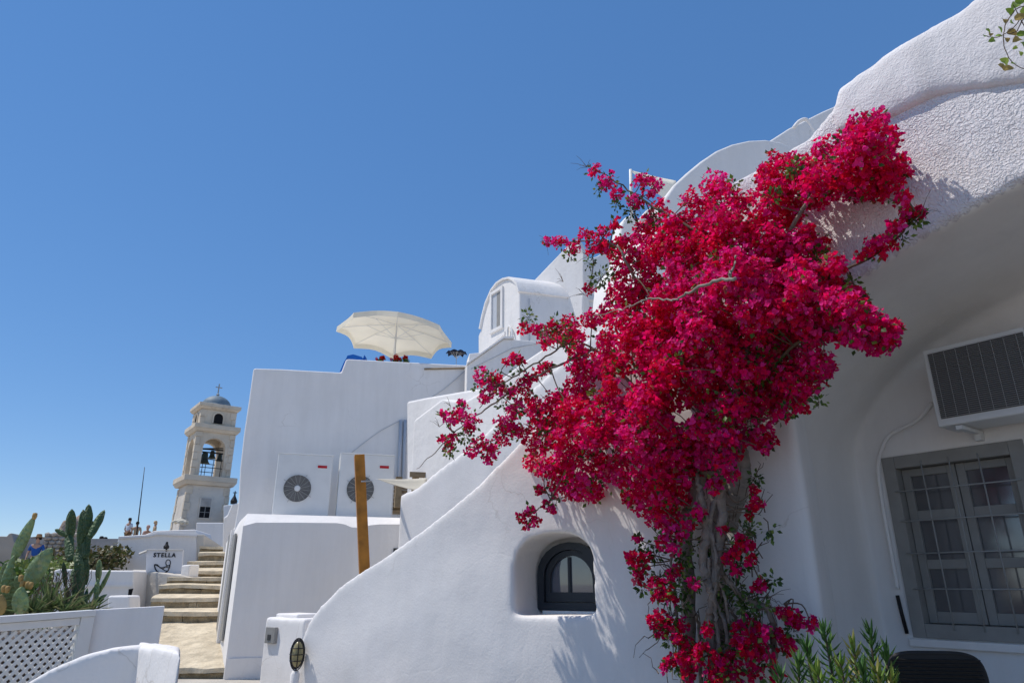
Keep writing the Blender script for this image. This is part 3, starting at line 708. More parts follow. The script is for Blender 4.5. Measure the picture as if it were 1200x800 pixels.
# great vault with curved front, in shade
vp = [(760, 420), (770, 245), (790, 216), (805, 202), (822, 188), (840, 176), (858, 168.5), (878, 164), (898, 163), (915, 166), (935, 174), (960, 190), (985, 215), (985, 420)]
o, _ = polyblock('domed_roof_house', vp, 8.8, (.98, .2), 3.0, 'big rounded grey white vault front seen above the flowers', 'building', bevel=.05)
o, _ = polyblock('upper_ramp_wall', [(880, 300), (880, 178), (908, 161), (925, 150), (945, 140), (965, 130), (1000, 115), (1000, 300)], 9.8, (.98, .2), 1.0, 'pale sloping wall between the vault front and the stucco parapet', 'wall')
b = MB(); b.tube(smoothpath([at(930, 150, 9.5), at(936, 143, 9.5), at(944, 140, 9.5), at(950, 146, 9.5), at(957, 158, 9.5)], 5), .03, 8)
tag(b.build('curved_handrail', M['plaster'], smooth=True), 'bent white pipe handrail on the pale sloping wall', 'handrail')

# ------------------------------------------------------------------ wooden post, sails, pergola
b = MB()
p0 = at(428, 690, 8.2); p1 = at(421, 533, 8.2); p0g = p0 + (p0-p1)*((p0.z)/(p1.z-p0.z)); w_ = .118
axz = (p1-p0g).normalized(); axx = (D1 - axz*D1.dot(axz)).normalized(); axy = axz.cross(axx)
b.box((p0g+p1)/2, (w_, w_*.9, (p1-p0g).length), (axx, axy, axz)); post = b.build('wooden_post', M['wood_post'], None, bevel=.008)
tag(post, 'orange varnished square wooden post standing before the fan units', 'post')
b = MB(); b.tube([p1-axz*.33-axy*.08+axx*.0, p1-axz*.33-axy*.08+axx*.10], .01, 6); b.build('hook', M['fan_grey'], post)
sl2 = thing('shade_canopy', at(470, 565, 8.6), 'cream canvas shade strung between the orange post and rear curved wall', 'shade sail')
cloth('canvas', (at(443, 561, 8.2), at(500, 560, 9.6), at(502, 578, 8.7), at(443, 561.5, 8.19)), 12, 6, .04, M['canvas2'], sl2)
b = MB(); b.tube([p1-axz*.33-axy*.05+axx*.05, at(443, 561, 8.2)], .005, 5); b.build('rope', M['white_metal'], sl2)
pg = thing('small_pergola', at(488, 575, 10.3), 'brown wooden pergola corner glimpsed behind the rear curved wall', 'pergola')
Fp = frame_px(480, 10.0, D1, 570)
for x in (464.5, 484):
    q = Fp.px(x, 558); b = MB(); b.fbox(Fp, q[0], q[0]+.09, ztop+.003, q[1], 0, .09); b.build('post', M['wood_brown'], pg)
q0, q1 = Fp.px(480, 553), Fp.px(505, 560); b = MB(); b.fbox(Fp, q0[0], q1[0], q1[1], q0[1], -.06, -.01); b.build('beam', M['wood_brown'], pg)
q0, q1 = Fp.px(463, 566), Fp.px(473, 606)
for k in range(9):
    b = MB(); zz = q1[1]+(q0[1]-q1[1])*k/8.2; b.fbox(Fp, q0[0], q1[0]+.05, max(zz, ztop+.01), zz+.05, .1, .12); b.build('slat', M['wood_brown'], pg)

# ------------------------------------------------------------------ parasols, geraniums
def parasol(name, hub, rad, drop, n, mcan, label, tilt, polelen, scallop=.07, val=.12, rs=1.0):
    base = hub - Vector((0, 0, polelen)); u = thing(name, base, label, 'parasol')
    T = Matrix.Rotation(tilt[0], 3, 'X') @ Matrix.Rotation(tilt[1], 3, 'Y')
    b = MB(); segs = 6; rings = 6; vs = [hub]; fs = []
    N = n*segs
    def rim(k, rr, extra=0):
        a = 2*math.pi*k/N + .2; j = (k % segs)/segs
        rp = math.cos(math.pi/n)/math.cos((j-.5)*2*math.pi/n)
        sagr = 1 - .06*math.sin(math.pi*j)*rr
        zz = -drop*rr**1.25 + scallop*math.sin(math.pi*j)*rr*rr
        return hub + T @ Vector((rad*rr*rp*sagr*math.cos(a), rad*rr*rp*sagr*math.sin(a), zz - extra))
    for i in range(1, rings+1):
        for k in range(N): vs.append(rim(k, i/rings))
    for k in range(N): vs.append(rim(k, 1.0, val))
    for k in range(N): fs.append((0, 1+k, 1+(k+1) % N))
    for i in range(rings):
        for k in range(N):
            a, c = 1+i*N+k, 1+i*N+(k+1) % N; fs.append((a, a+N, c+N, c))
    b.add(vs, fs); o = b.build('canopy', mcan, u, smooth=False, fixn=False)
    sd = o.modifiers.new('s', 'SOLIDIFY'); sd.thickness = .004
    for k in range(n):
        b = MB(); p = [rim(k*segs, r_) - Vector((0, 0, .025)) for r_ in (0.04, .5, .985)]
        b.tube(p, .011*rs, 5); b.build('rib', M['white_metal' if rs > .6 else 'fan_grey'], u)
        b = MB(); b.tube([hub - Vector((0, 0, .5*drop+.22)), rim(k*segs, .5) - Vector((0, 0, .03))], .009*rs, 5); b.build('strut', M['white_metal'], u)
    b = MB(); b.tube([base, hub + Vector((0, 0, .05))], .024*rs, 10); b.build('pole', M['white_metal'], u, smooth=True)
    return u
parasol('beach_parasol', at(465, 379.5, 14.6), 1.30, .27, 8, M['canvas'], 'large cream parasol open on the terrace above the shaded building', (R(-3), R(4)), 2.3, rs=.7)
parasol('navy_parasol', at(535, 412, 22), .36, .08, 8, M['navy'], 'small dark navy parasol far behind beside the cream parasol', (0, 0), 2.2, val=.02, rs=.5)
bt = thing('blue_awning', at(408, 430, 13.2), 'bright blue folded canvas sheet at left edge under the cream parasol', 'awning')
b = MB()
for poly, Y0, Y1 in (([(397, 438), (403, 424), (407, 418), (408, 426), (402, 438)], 13.4, 13.6), ([(404, 424), (407, 416.5), (414, 415), (424, 418), (425, 424), (410, 424)], 13.4, 13.8), ([(424, 424), (427, 415.5), (430, 424)], 13.5, 13.7)):
    b.sweep([at(x, y, Y0) for x, y in poly], Vector((0, Y1-Y0, 0)))
b.build('cloth', M['blue'], bt)
def petals(mb, c, r, n, cols, tri=4, up=None):
    for _ in range(n):
        d_ = Vector(np.random.normal(size=3)).normalized(); p = c + d_*r*random.uniform(.3, 1)
        a = d_.orthogonal().normalized(); bb = d_.cross(a); s_ = r*random.uniform(.25, .45)
        th = random.random()*6.28; e = a*math.cos(th)+bb*math.sin(th); f = d_.cross(e)
        mb.add([p-e*s_, p-f*s_*.8, p+e*s_, p+f*s_*.8], [(0, 1, 2, 3)], random.choice(cols))
for i, (x, y, r, lab) in enumerate([(448, 419.5, .10, 'leftmost red geranium head cluster beneath the cream parasol'), (465, 420, .13, 'middle red geranium peeping over the terrace edge by the parasol pole'), (475, 419.5, .10, 'rightmost red geranium on the terrace edge under the cream parasol')]):
    c = at(x, y, 13.7)
    gt = thing('geranium', c - Vector((0, 0, .35)), lab, 'flower', 'red geraniums on the terrace edge')
    b = MB(); petals(b, c, r*.75, 60, [(.55, .015, .01), (.7, .03, .02), (.4, .01, .01)]); 
    petals(b, c+Vector((-.12, 0, -.02)), r*.45, 30, [(.55, .015, .01), (.7, .03, .02)])
    b.build('flower_head', M['tag'], gt, fixn=False)
    b = MB(); petals(b, c-Vector((0, 0, .13)), .13, 60, [(.06, .12, .02), (.10, .16, .03)]); b.build('foliage', M['leaf'], gt, fixn=False)
    b = MB(); b.tube([c, c-Vector((0, 0, .3))], .008, 5); b.build('stem', M['twig'], gt)

# ------------------------------------------------------------------ bell tower
TY = 38.0
tc = at(233, 612, TY); zb = at(233, 622, TY).z - .3
fn = Vector((.60, -.80, 0)).normalized(); fx = Vector((fn.y*-1, fn.x, 0)); fx = Vector((.80, .60, 0)).normalized()
def tz(py, px=240): return at(px, py, TY-.8).z
tw = thing('bell_tower', (tc.x, tc.y, zb), 'tall cream stone bell tower with open belfry and small dome', 'bell tower')
def tb(mb, w0, z0, z1, w1=None, c=None, ox=0, oy=0):
    w1 = w1 or w0; c_ = Vector((tc.x, tc.y, 0)); vs = []
    for w, z in ((w0, z0), (w1, z1)):
        for sx, sy in ((-1, -1), (1, -1), (1, 1), (-1, 1)): vs.append(c_ + (fx*(ox+sx*w/2) - fn*(oy+sy*w/2))*.94 + Vector((0, 0, z)))
    mb.add(vs, [(0, 1, 2, 3), (4, 7, 6, 5), (0, 4, 5, 1), (1, 5, 6, 2), (2, 6, 7, 3), (3, 7, 4, 0)])
def tp3(x, y, z): return Vector((tc.x, tc.y, z)) + fx*x - fn*y        # y grows away from the camera
z1, z2, z3, z4, z5, z6 = tz(569), tz(558.5), tz(507), tz(498.5), tz(480.5), tz(474)
b = MB(); tb(b, 2.45, zb-1.5, z1, 2.25); b.build('lower_shaft', M['tower_plaster'], tw, bevel=.03)
for za, zc, w in ((z1, z2, 2.85), (z3, z4, 2.55), (z5, z6, 2.35)):
    b = MB(); tb(b, w-.25, za, za+(zc-za)*.4, w); tb(b, w+.02, za+(zc-za)*.4+.003, zc); b.build('cornice', M['tower_stone'], tw, bevel=.02)
# quoins
for (za, zc, w) in ((zb, z1, 2.28), (z2, z3, 2.15), (z4, z5, 1.98)):
    k = 0; z = za
    while z < zc-.1:
        h = min(.42, zc-z); wid = .34 if k % 2 else .24
        for sx in (-1, 1):
            for sy in (-1, 1):
                if sx == 1 and sy == 1: continue
                b = MB(); www = (w+.17*(1-(z-zb)/(z1-zb))) if w > 2.2 else w
                cx, cy = sx*(www/2-wid/2+.02), sy*(www/2-wid/2+.02)
                tb(b, wid, z+.012, z+h-.012, None, None, cx, cy); b.build('quoin_block', M['tower_stone'], tw, bevel=.012, seg=1)
        z += h; k += 1
# belfry: four arched walls
bwid = 1.975; pw = .42; zs_ = z3-1.15
def arch_wall(mb, org, ex, ey, W, zlo, zhi, ow, zsp, th):
    """wall in the plane ex,z with an arched opening"""
    n = 10; pts_o = [(-W/2, zlo), (-ow/2, zlo)]; 
    arc = [(-ow/2*math.cos(math.pi*k/n), zsp+ow/2*math.sin(math.pi*k/n)) for k in range(n+1)]
    def V(x, z, y): return org + ex*x + ey*y + Vector((0, 0, z))
    for y0, y1 in ((0, th),):
        for side in (-1, 1):
            q = [(side*W/2, zlo), (side*ow/2, zlo), (side*ow/2, zsp), (side*W/2, zsp)]
            mb.add([V(x, z, 0) for x, z in q] + [V(x, z, th) for x, z in q], [(0, 1, 2, 3), (7, 6, 5, 4), (0, 4, 5, 1), (1, 5, 6, 2), (2, 6, 7, 3), (3, 7, 4, 0)])
        for k in range(n):
            (x0, a0), (x1, a1) = arc[k], arc[k+1]
            X0 = -W/2 if k == 0 else x0; X1 = W/2 if k == n-1 else x1
            q = [(X0, a0 if k else zsp), (x0, a0), (x1, a1), (X1, a1 if k < n-1 else zsp), (X1, zhi), (X0, zhi)]
            q = [(x0, a0), (x1, a1), (x1, zhi), (x0, zhi)]
            mb.add([V(x, z, 0) for x, z in q] + [V(x, z, th) for x, z in q], [(0, 1, 2, 3), (7, 6, 5, 4), (0, 4, 5, 1), (2, 6, 7, 3)])
        for side in (-1, 1):
            q = [(side*W/2, zsp), (side*ow/2, zsp), (side*ow/2, zhi), (side*W/2, zhi)]
            mb.add([V(x, z, 0) for x, z in q] + [V(x, z, th) for x, z in q], [(0, 1, 2, 3), (7, 6, 5, 4), (1, 5, 6, 2), (2, 6, 7, 3), (3, 7, 4, 0)])
ow = 1.18
for (ex, ey) in ((fx, -fn), (-fn, -fx), (-fx, fn), (fn, fx)):
    org = Vector((tc.x, tc.y, 0)) - ey*(bwid/2)
    b = MB(); arch_wall(b, org, ex, ey, bwid-.001, z2, z3, ow, z3-.25-ow/2-.05, pw-.05); b.build('arched_wall', M['tower_stone'], tw)
# upper stage, solid, its arches filled by black panels as painted shade
b = MB(); tb(b, 1.95, z4, z5); b.build('upper_stage', M['tower_stone'], tw, bevel=.02)
for ex, ey, half in ((fx, fn, .975), (-fn, -fx*-1*-1, .975)):
    pass
niche = archl(-.24, .24, z4+.12, z5-.18, .24)
FN = Frame((tc.x+fn.x*.925, tc.y+fn.y*.925), fx)
b = MB(); b.prism(FN, niche, -.004, .01); b.build('opening', M['hole_shade'], tw)
lo_ = archl(-.32, .32, z4+.12, z5-.10, .32)
ring(FN, lo_, niche, -.05, .02).build('arch_surround', M['tower_stone'], tw)
fl = Vector((-.8, -.6, 0)); FNL = Frame((tc.x+fl.x*.925, tc.y+fl.y*.925), fn)
ring(FNL, lo_, niche, -.05, .02).build('arch_surround', M['tower_stone'], tw)
b = MB(); b.prism(FNL, niche, -.004, .01); b.build('opening', M['hole_shade'], tw)
# blind arches lines under belfry
b = MB(); prof = [(.0, -.02), (.86, -.02), (.86, .04)] + [(.80*math.cos(a), .04+.66*math.sin(a)) for a in np.linspace(0, math.pi/2, 9)]
b.lathe((tc.x, tc.y, z6), prof, 24); b.build('dome', M['dome'], tw, smooth=True)
b = MB(); b.lathe((tc.x+.0, tc.y, z6+.70), [(0, -.04), (.09, -.04), (.07, .05), (.1, .1), (0, .18)], 10); zc_ = z6+.82
b.box((tc.x, tc.y, zc_+.30), (.05, .05, .62)); b.box((tc.x, tc.y, zc_+.40), (.36, .045, .045), (fx, -fn, Vector((0, 0, 1)))); b.build('cross', M['fan_grey'], tw)
# bells, beams, railing
def bell(x, y, z, s_):
    b = MB(); b.lathe(tp3(x, y, z), [(0, 0), (.11*s_, -.01), (.14*s_, -.1*s_), (.15*s_, -.3*s_), (.19*s_, -.42*s_), (.26*s_, -.52*s_), (.2*s_, -.52*s_), (0, -.4*s_)], 14); b.build('bell', M['bronze'], tw, smooth=True)
for x, y, dz, s_ in ((-.28, -.35, 1.02, 1.15), (.22, .2, .78, .85), (.62, .1, .95, .75), (-.6, .35, .75, .7)):
    bell(x, y, z3-dz, s_)
b = MB(); b.tube([tp3(-.7, -.35, z3-1.0), tp3(.7, -.35, z3-1.0)], .04, 6); b.tube([tp3(-.7, .15, z3-.76), tp3(.8, .15, z3-.72)], .04, 6); b.tube([tp3(-.6, .35, z3-.73), tp3(.7, -.45, z3-.70)], .03, 6); b.build('bell_beams', M['black'], tw)
b = MB()
for y in (-.86, .86):
    for zz in (.95, .5): b.tube([tp3(-.55, y, z2+zz), tp3(.6, y, z2+zz)], .022, 5)
    for x in (-.45, .1, .5): b.tube([tp3(x, y, z2), tp3(x, y, z2+.95)], .018, 5)
b.build('railing', M['black'], tw)
# window and shutter low on the shaft
FQ = Frame((tc.x+fn.x*1.09, tc.y+fn.y*1.09), fx); q = FQ.pts([(234, 593), (246, 606.5), (234, 583)])
tt0, tt1 = FQ.px(233.5, 600)[0], FQ.px(245.5, 600)[0]; wz1_ = FQ.px(240, 593.5)[1]; wz0_ = FQ.px(240, 606.5)[1]; bz = FQ.px(240, 583.5)[1]
b = MB(); b.fbox(FQ, tt0-.06, tt1+.06, wz0_-.06, bz+.03, -.05, .10); wi = b.build('window', M['tower_plaster'], tw)
b = MB(); b.fbox(FQ, tt0, tt1, wz0_, wz1_, -.058, -.052); b.build('pane', M['hole_shade'], wi)
b = MB(); b.fbox(FQ, tt0, tt1, wz1_+.02, bz, -.064, -.052); b.build('blind', M['plaster_dark'], wi)
b = MB(); tm = (tt0+tt1)/2; b.fbox(FQ, tm-.015, tm+.015, wz0_, wz1_, -.066, -.06); b.fbox(FQ, tt0, tt1, (wz0_+wz1_)/2-.012, (wz0_+wz1_)/2+.012, -.068, -.061); b.build('glazing_bar', M['greypaint'], wi)
# neighbouring bits by the tower foot
o, _ = polyblock('church_annex', [(262, 660), (262, 592), (282, 590), (300, 590), (300, 660)], 36, D1, 3, 'pale grey annex wall right beside the foot of the bell tower', 'wall')
o, _ = polyblock('stair_side_wall', [(228, 652), (230, 612), (262, 612), (268, 640), (268, 662), (228, 662)], 26, D1, 1, 'grey shaded wall at top of the stone stairs below the tower', 'wall', m='plaster_far')
o, _ = polyblock('gate_wall', [(262, 664), (262, 606), (266, 604), (272, 590), (284, 588), (284, 664)], 18, D1, 1.0, 'narrow white wall pier with a small lantern on top', 'wall')
b = MB(); lc2 = at(274, 588, 18.1); b.lathe(lc2, [(0, -.05), (.08, -.05), (.09, .03), (.025, .16), (.012, .28), (0, .29)], 10); b.box(lc2+Vector((0, 0, .24)), (.10, .02, .02)); 
tag(b.build('roof_lantern', M['black'], smooth=False), 'small pointed black lantern on the narrow pier beside the stairs', 'lantern')

# ------------------------------------------------------------------ stone stairs
stt = thing('stone_staircase', at(235, 760, 12), 'worn honey coloured stone steps climbing towards the bell tower', 'stairs')
steps = [  # Y, left px, right px, riser bottom py, riser top py
    (10.7, 205, 268, 800, 783), (13.0, 191, 259, 728, 716.5), (13.7, 199, 262, 711.5, 700), (14.4, 208, 263, 695, 685),
    (15.1, 216, 264, 683, 676), (15.8, 226, 266, 676, 668), (16.6, 238, 266, 664.5, 658), (17.4, 249, 267, 657, 647.5), (18.6, 250, 267, 646, 640)]
def rough_block(c8, m, name, parent, cuts=3, amp=.02):
    bm = bmesh.new(); vs = [bm.verts.new(p) for p in c8]
    for f in [(0, 1, 2, 3), (4, 7, 6, 5), (0, 4, 5, 1), (1, 5, 6, 2), (2, 6, 7, 3), (3, 7, 4, 0)]: bm.faces.new([vs[i] for i in f])
    bmesh.ops.recalc_face_normals(bm, faces=bm.faces)
    bmesh.ops.subdivide_edges(bm, edges=bm.edges, cuts=cuts, use_grid_fill=True)
    for v in bm.verts: v.co += Vector((noise.noise(v.co*3.1), noise.noise(v.co*3.3+Vector((9, 0, 0))), noise.noise(v.co*3.7+Vector((0, 7, 0)))))*amp
    me = bpy.data.meshes.new(name); bm.to_mesh(me); bm.free()
    return link(name, me, m, parent)
for i, (Y, l, r, pb, pt) in enumerate(steps):
    A_ = at(l, pt, Y); B2 = at(r, pt, Y); zt = A_.z; zb_ = at(l, pb, Y).z
    if i+1 < len(steps):
        Y2, l2, r2, pb2, pt2 = steps[i+1]; C_ = at(r2, pb2, Y2); D_ = at(l2, pb2, Y2)
    else: C_ = B2+Vector((-.3, 1.5, .02)); D_ = A_+Vector((-.3, 1.5, .02))
    # tread slab
    over = Vector((0, -.03, 0)); th = .07; ext = Vector((0, .05, .0))
    cut = 3 if i else 8
    L0, R0 = A_-Vector((.35 if i else .2, 0, 0)), B2+Vector((.5 if i else .03, 0, 0))
    L1, R1 = D_-Vector((.35, 0, 0)), C_+Vector((.5, 0, 0))
    rough_block([L0+over, R0+over, R1+ext, L1+ext, L0+over-Vector((0, 0, th)), R0+over-Vector((0, 0, th)), R1+ext-Vector((0, 0, th)), L1+ext-Vector((0, 0, th))], M['stone'], 'tread', stt, cut, .03)
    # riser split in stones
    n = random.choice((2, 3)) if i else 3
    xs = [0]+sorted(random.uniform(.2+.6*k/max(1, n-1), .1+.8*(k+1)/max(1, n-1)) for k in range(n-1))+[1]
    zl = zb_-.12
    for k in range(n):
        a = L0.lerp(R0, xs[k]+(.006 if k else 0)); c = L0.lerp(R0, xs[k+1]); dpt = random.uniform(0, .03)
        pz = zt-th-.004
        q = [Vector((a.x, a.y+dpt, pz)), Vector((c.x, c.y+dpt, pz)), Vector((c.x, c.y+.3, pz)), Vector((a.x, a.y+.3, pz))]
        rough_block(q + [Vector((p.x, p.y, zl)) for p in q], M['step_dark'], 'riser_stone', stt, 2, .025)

# white walls along the stairs, sign terrace
sg = thing('sign_terrace', at(180, 650, 19), 'white terrace behind the cafe sign with a slanting right side', 'building')
FSg = frame_px(180, 19.0, (.98, .2), 650)
Lg = FSg.pts([(131, 667), (139, 628), (170, 626), (181, 621.5), (229, 620), (231, 625), (230, 680), (131, 690)])
b = MB(); b.prism(FSg, Lg, 0, 2.0); b.build('front_wall', M['plaster_far'], sg, bevel=.03)
q = FSg.pts([(139, 628.5), (175, 626.5), (184, 624), (231, 626)], -.05)
b = MB(); b.prism(FSg, q + [(t, z-.05) for t, z in q[::-1]], -.05, -.002); b.build('ledge', M['plaster_far'], sg)
pR = FSg.P(*FSg.px(230, 640)); FR = Frame((pR.x, pR.y), (.35, .94))
Lr = FR.pts([(230.5, 626), (243, 634), (253, 641), (253, 662), (232, 672), (230.5, 675)]); b = MB(); b.prism(FR, Lr, -.25, .003); b.build('side_wall', M['plaster_cream'], sg, bevel=.02)
# lower wall, cream, going down the stairs
FC = frame_px(213, 15.2, (.93, -.36), 690)
Lc = FC.pts([(155, 667), (176, 669), (214, 673.5), (226, 676.5), (205, 715), (192, 732), (188, 760), (150, 760), (150, 700)])
b = MB(); b.prism(FC, Lc, 0, .35); cw_ = b.build('stairside_wall', M['plaster_cream'], None, bevel=.03); tag(cw_, 'cream sunlit wall stepping down along the left of the stairs', 'wall')
FCb = FC.shift(.1)
b = MB(); q = FC.pts([(213.5, 662), (224, 661), (222, 676), (212.5, 675)], .05); b.prism(FC, q, .02, .3); o = b.build('white_block', M['plaster_far'], None, bevel=.03); tag(o, 'small sunlit white block at the right end of the sign wall', 'block')
# sign
FI = frame_px(192, 15.6, (.99, .12), 660)
sgn = thing('cafe_sign', FI.P(*FI.px(192, 658)), 'square pale sign reading STELLA with a bowl drawing', 'sign')
q = FI.pts([(172, 644), (214.5, 644), (213, 674), (170.5, 673)]); b = MB(); b.prism(FI, q, 0, .05); b.build('board', M['signboard'], sgn, bevel=.006)
b = MB()
def line(pts, r=.012): b.tube([FI.P(*FI.px(x, y, -.006), -.006) for x, y in pts], r, 5)
cx_, cy_, rr_ = 190, 661.5, 9.0
line([(cx_ - rr_*math.cos(a), cy_ + 10*math.sin(a)) for a in np.linspace(-.05, math.pi+.05, 15)], .013)
line([(181, 661), (184, 661), (188, 665), (191, 666), (195, 663), (199, 662)], .010); line([(181, 661), (187, 664), (193, 668), (196, 669)], .008); line([(187, 665), (193, 664), (199, 665)], .008)
line([(197 + 2.8*math.cos(a), 659 + 3.6*math.sin(a)) for a in np.linspace(0, 2*math.pi, 12)], .009)
b.build('bowl_emblem', M['ink'], sgn)
tx = bpy.data.curves.new('txt', 'FONT'); tx.body = 'STELLA'; tx.size = .12; tx.extrude = .004; tx.align_x = 'CENTER'; tx.space_character = 1.25; tx.offset = .004
to = bpy.data.objects.new('t', tx); COL.objects.link(to)
dg = bpy.context.evaluated_depsgraph_get(); me = bpy.data.meshes.new_from_object(to.evaluated_get(dg)); bpy.data.objects.remove(to, do_unlink=True)
tcn = FI.px(192.5, 652.3, -.008); Mx = Matrix(((FI.d.x, 0, -FI.n.x, 0), (FI.d.y, 0, -FI.n.y, 0), (0, 1, 0, 0), (0, 0, 0, 1))); Mx.translation = FI.P(tcn[0], tcn[1], -.008)
me.transform(Mx); me.materials.clear(); me.name = 'lettering'; link('lettering', me, M['ink'], sgn)
b = MB(); lp = FI.P(*FI.px(195, 640, -.15), -.15); b.lathe(lp, [(0, -.05), (.05, -.05), (.06, 0), (.03, .05), (.02, .1), (0, .1)], 10); b.tube([lp, FI.P(*FI.px(195, 645), .0)], .02, 5); b.build('sign_lamp', M['black'], sgn)
b = MB(); b.tube([FI.P(*FI.px(163, 649, -.1), -.1), FI.P(*FI.px(172, 645.5, -.05), -.05)], .03, 5); b.tube([FI.P(*FI.px(172, 644.2, -.05), -.05), FI.P(*FI.px(214.5, 644.4, -.05), -.05)], .014, 5); b.build('bracket', M['fan_grey'], sgn)

# shaded block left of it with small door, white parapet piece
o, _ = polyblock('lower_white_house', [(60, 760), (62, 668), (70, 666), (157, 668), (156, 700), (150, 760)], 14.6, (.98, .15), 1.5, 'low white block behind the cactus with a small dark opening', 'building')
lowh = o; Fo = _
b = MB(); q = Fo.pts([(151, 690), (156, 689), (154, 698), (150, 698)]); b.prism(Fo, q, -.01, .02); b.build('opening', M['hole_shade'], lowh)  # flat black panel, shade of the opening put into its colour
q = Fo.pts([(95, 684), (156, 684), (156, 687), (95, 687)]); b = MB(); b.prism(Fo, q, -.04, -.002); b.build('ledge', M['plaster_far'], lowh)
o, _ = polyblock('white_bench_block', [(124, 740), (126, 697.5), (152, 697.5), (152, 740)], 11.5, (.98, .15), .5, 'small white rectangular block just above the grey panel wall', 'block')

# far terrace ground behind the sign wall
b = MB(); b.box((-14, 46, 1.2), (34, 30, 2.7+1.2)); tag(b.build('upper_terrace', M['plaster_dark']), kind='structure')

# ------------------------------------------------------------------ near left: lattice fence, panel wall, foreground wall
pa = at(-60, 730, 4.9); pb2 = at(109, 716, 5.7)
FF = Frame((pa.x, pa.y), (pb2-pa)); FFt = lambda L_: FF.pts(L_)
fen = thing('lattice_fence', pa, 'white diagonal lattice fence panel with solid rail below the cactus', 'fence')
T1 = FF.px(109, 716)[0]; T0 = FF.px(-60, 730)[0]; zt_l = FF.px(-30, 724.5)[1]; zt_r = FF.px(108, 714)[1]
def ztop_at(t): return zt_l + (zt_r-zt_l)*(t-T0)/(T1-T0)
def rail(a, c, off0, off1, name, w0=-.03, w1=.03):
    b = MB(); b.prism(FF, [(a, ztop_at(a)-off1), (c, ztop_at(c)-off1), (c, ztop_at(c)-off0), (a, ztop_at(a)-off0)], w0, w1); return b.build(name, M['white_metal'], fen, bevel=.004)
rail(T0, T1-.002, 0, .045, 'top_cap', -.05, .05)
rail(T0, T1-.10, .048, .10, 'top_rail')
b = MB(); b.prism(FF, [(T1-.098, 0), (T1, 0), (T1, ztop_at(T1)-.048), (T1-.098, ztop_at(T1)-.048)], -.04, .04); b.build('post', M['white_metal'], fen, bevel=.004)
zlow = .15; b = MB(); b.fbox(FF, T0, T1-.1, .05, zlow, -.03, .03); b.build('bottom_rail', M['white_metal'], fen)
sp_ = .062; slw = .021
x0, x1 = T0, T1-.1
def clipline(c, sgn_):
    # line t - sgn*z = c within box x0..x1, zlow..ztop
    out = []
    zz = np.linspace(zlow, 2.0, 200); ok = [(c + sgn_*z, z) for z in zz if x0 <= c+sgn_*z <= x1 and z <= ztop_at(c+sgn_*z)-.1]
    return (ok[0], ok[-1]) if len(ok) > 3 else None
for sgn_, w0 in ((1, -.012), (-1, .003)):
    c = x0-3
    while c < x1+3:
        e = clipline(c, sgn_)
        if e:
            (ta, za), (tb_, zb2) = e; dn = Vector((zb2-za, -(tb_-ta))); dn.normalize(); dn *= slw/2
            b = MB(); b.prism(FF, [(ta-dn.x, za-dn.y), (tb_-dn.x, zb2-dn.y), (tb_+dn.x, zb2+dn.y), (ta+dn.x, za+dn.y)], w0, w0+.009); b.build('slat', M['white_metal'], fen)
        c += sp_
# grey panel wall to its right
FG2 = frame_px(109, 5.72, (.98, .45), 720)
q = FG2.pts([(109, 714), (193, 709.5), (190, 752), (105, 765)])
b = MB(); b.prism(FG2, [(q[0][0], 0), (q[0][0], q[0][1]), (q[1][0], q[1][1]), (q[1][0], 0)], 0, .06); o = b.build('panel_wall', M['plaster_far'], None, bevel=.008); tag(o, 'flat white panel wall standing right of the lattice fence', 'wall')
# foreground wall: shaded part and sunlit part meeting in a corner
Fw1 = frame_px(163, 3.4, (.93, .36), 770)
fgw = thing('foreground_wall', Fw1.P(0, 0, 0), 'thick rounded white wall in the lower left foreground with one sunlit face', 'wall')
q = Fw1.pts([(-10, 830), (30, 800), (60, 783), (95, 768), (130, 760), (164, 756)])
q = [(q[0][0]-.3, q[0][1]-.1)] + q
b = MB(); b.prism(Fw1, [(q[0][0], -.05)] + q + [(q[-1][0]+.1, q[-1][1]), (q[-1][0]+.1, -.05)], 0, .10)
solid('curved_wall', b, [], M['plaster'], fgw, voxel=.016, wob=.012, wscale=2)
pc = Fw1.P(*Fw1.px(161, 770)); Fw2 = Frame((pc.x, pc.y), (.66, -.75)); t_ = Fw2.px(212, 770)[0]
zz = Fw2.px(190, 759)[1]; rdir = ray(206, 770); rdir.z = 0; rdir.normalize()
b = MB(); b.sweep([Fw2.P(t, z, 0) for t, z in [(-.04, -.05), (-.04, zz-.01), (t_-.03, zz+.002), (t_, zz-.03), (t_, -.05)]], rdir*.30)
solid('end_block', b, [], M['plaster'], fgw, voxel=.014, wob=.008, wscale=2)

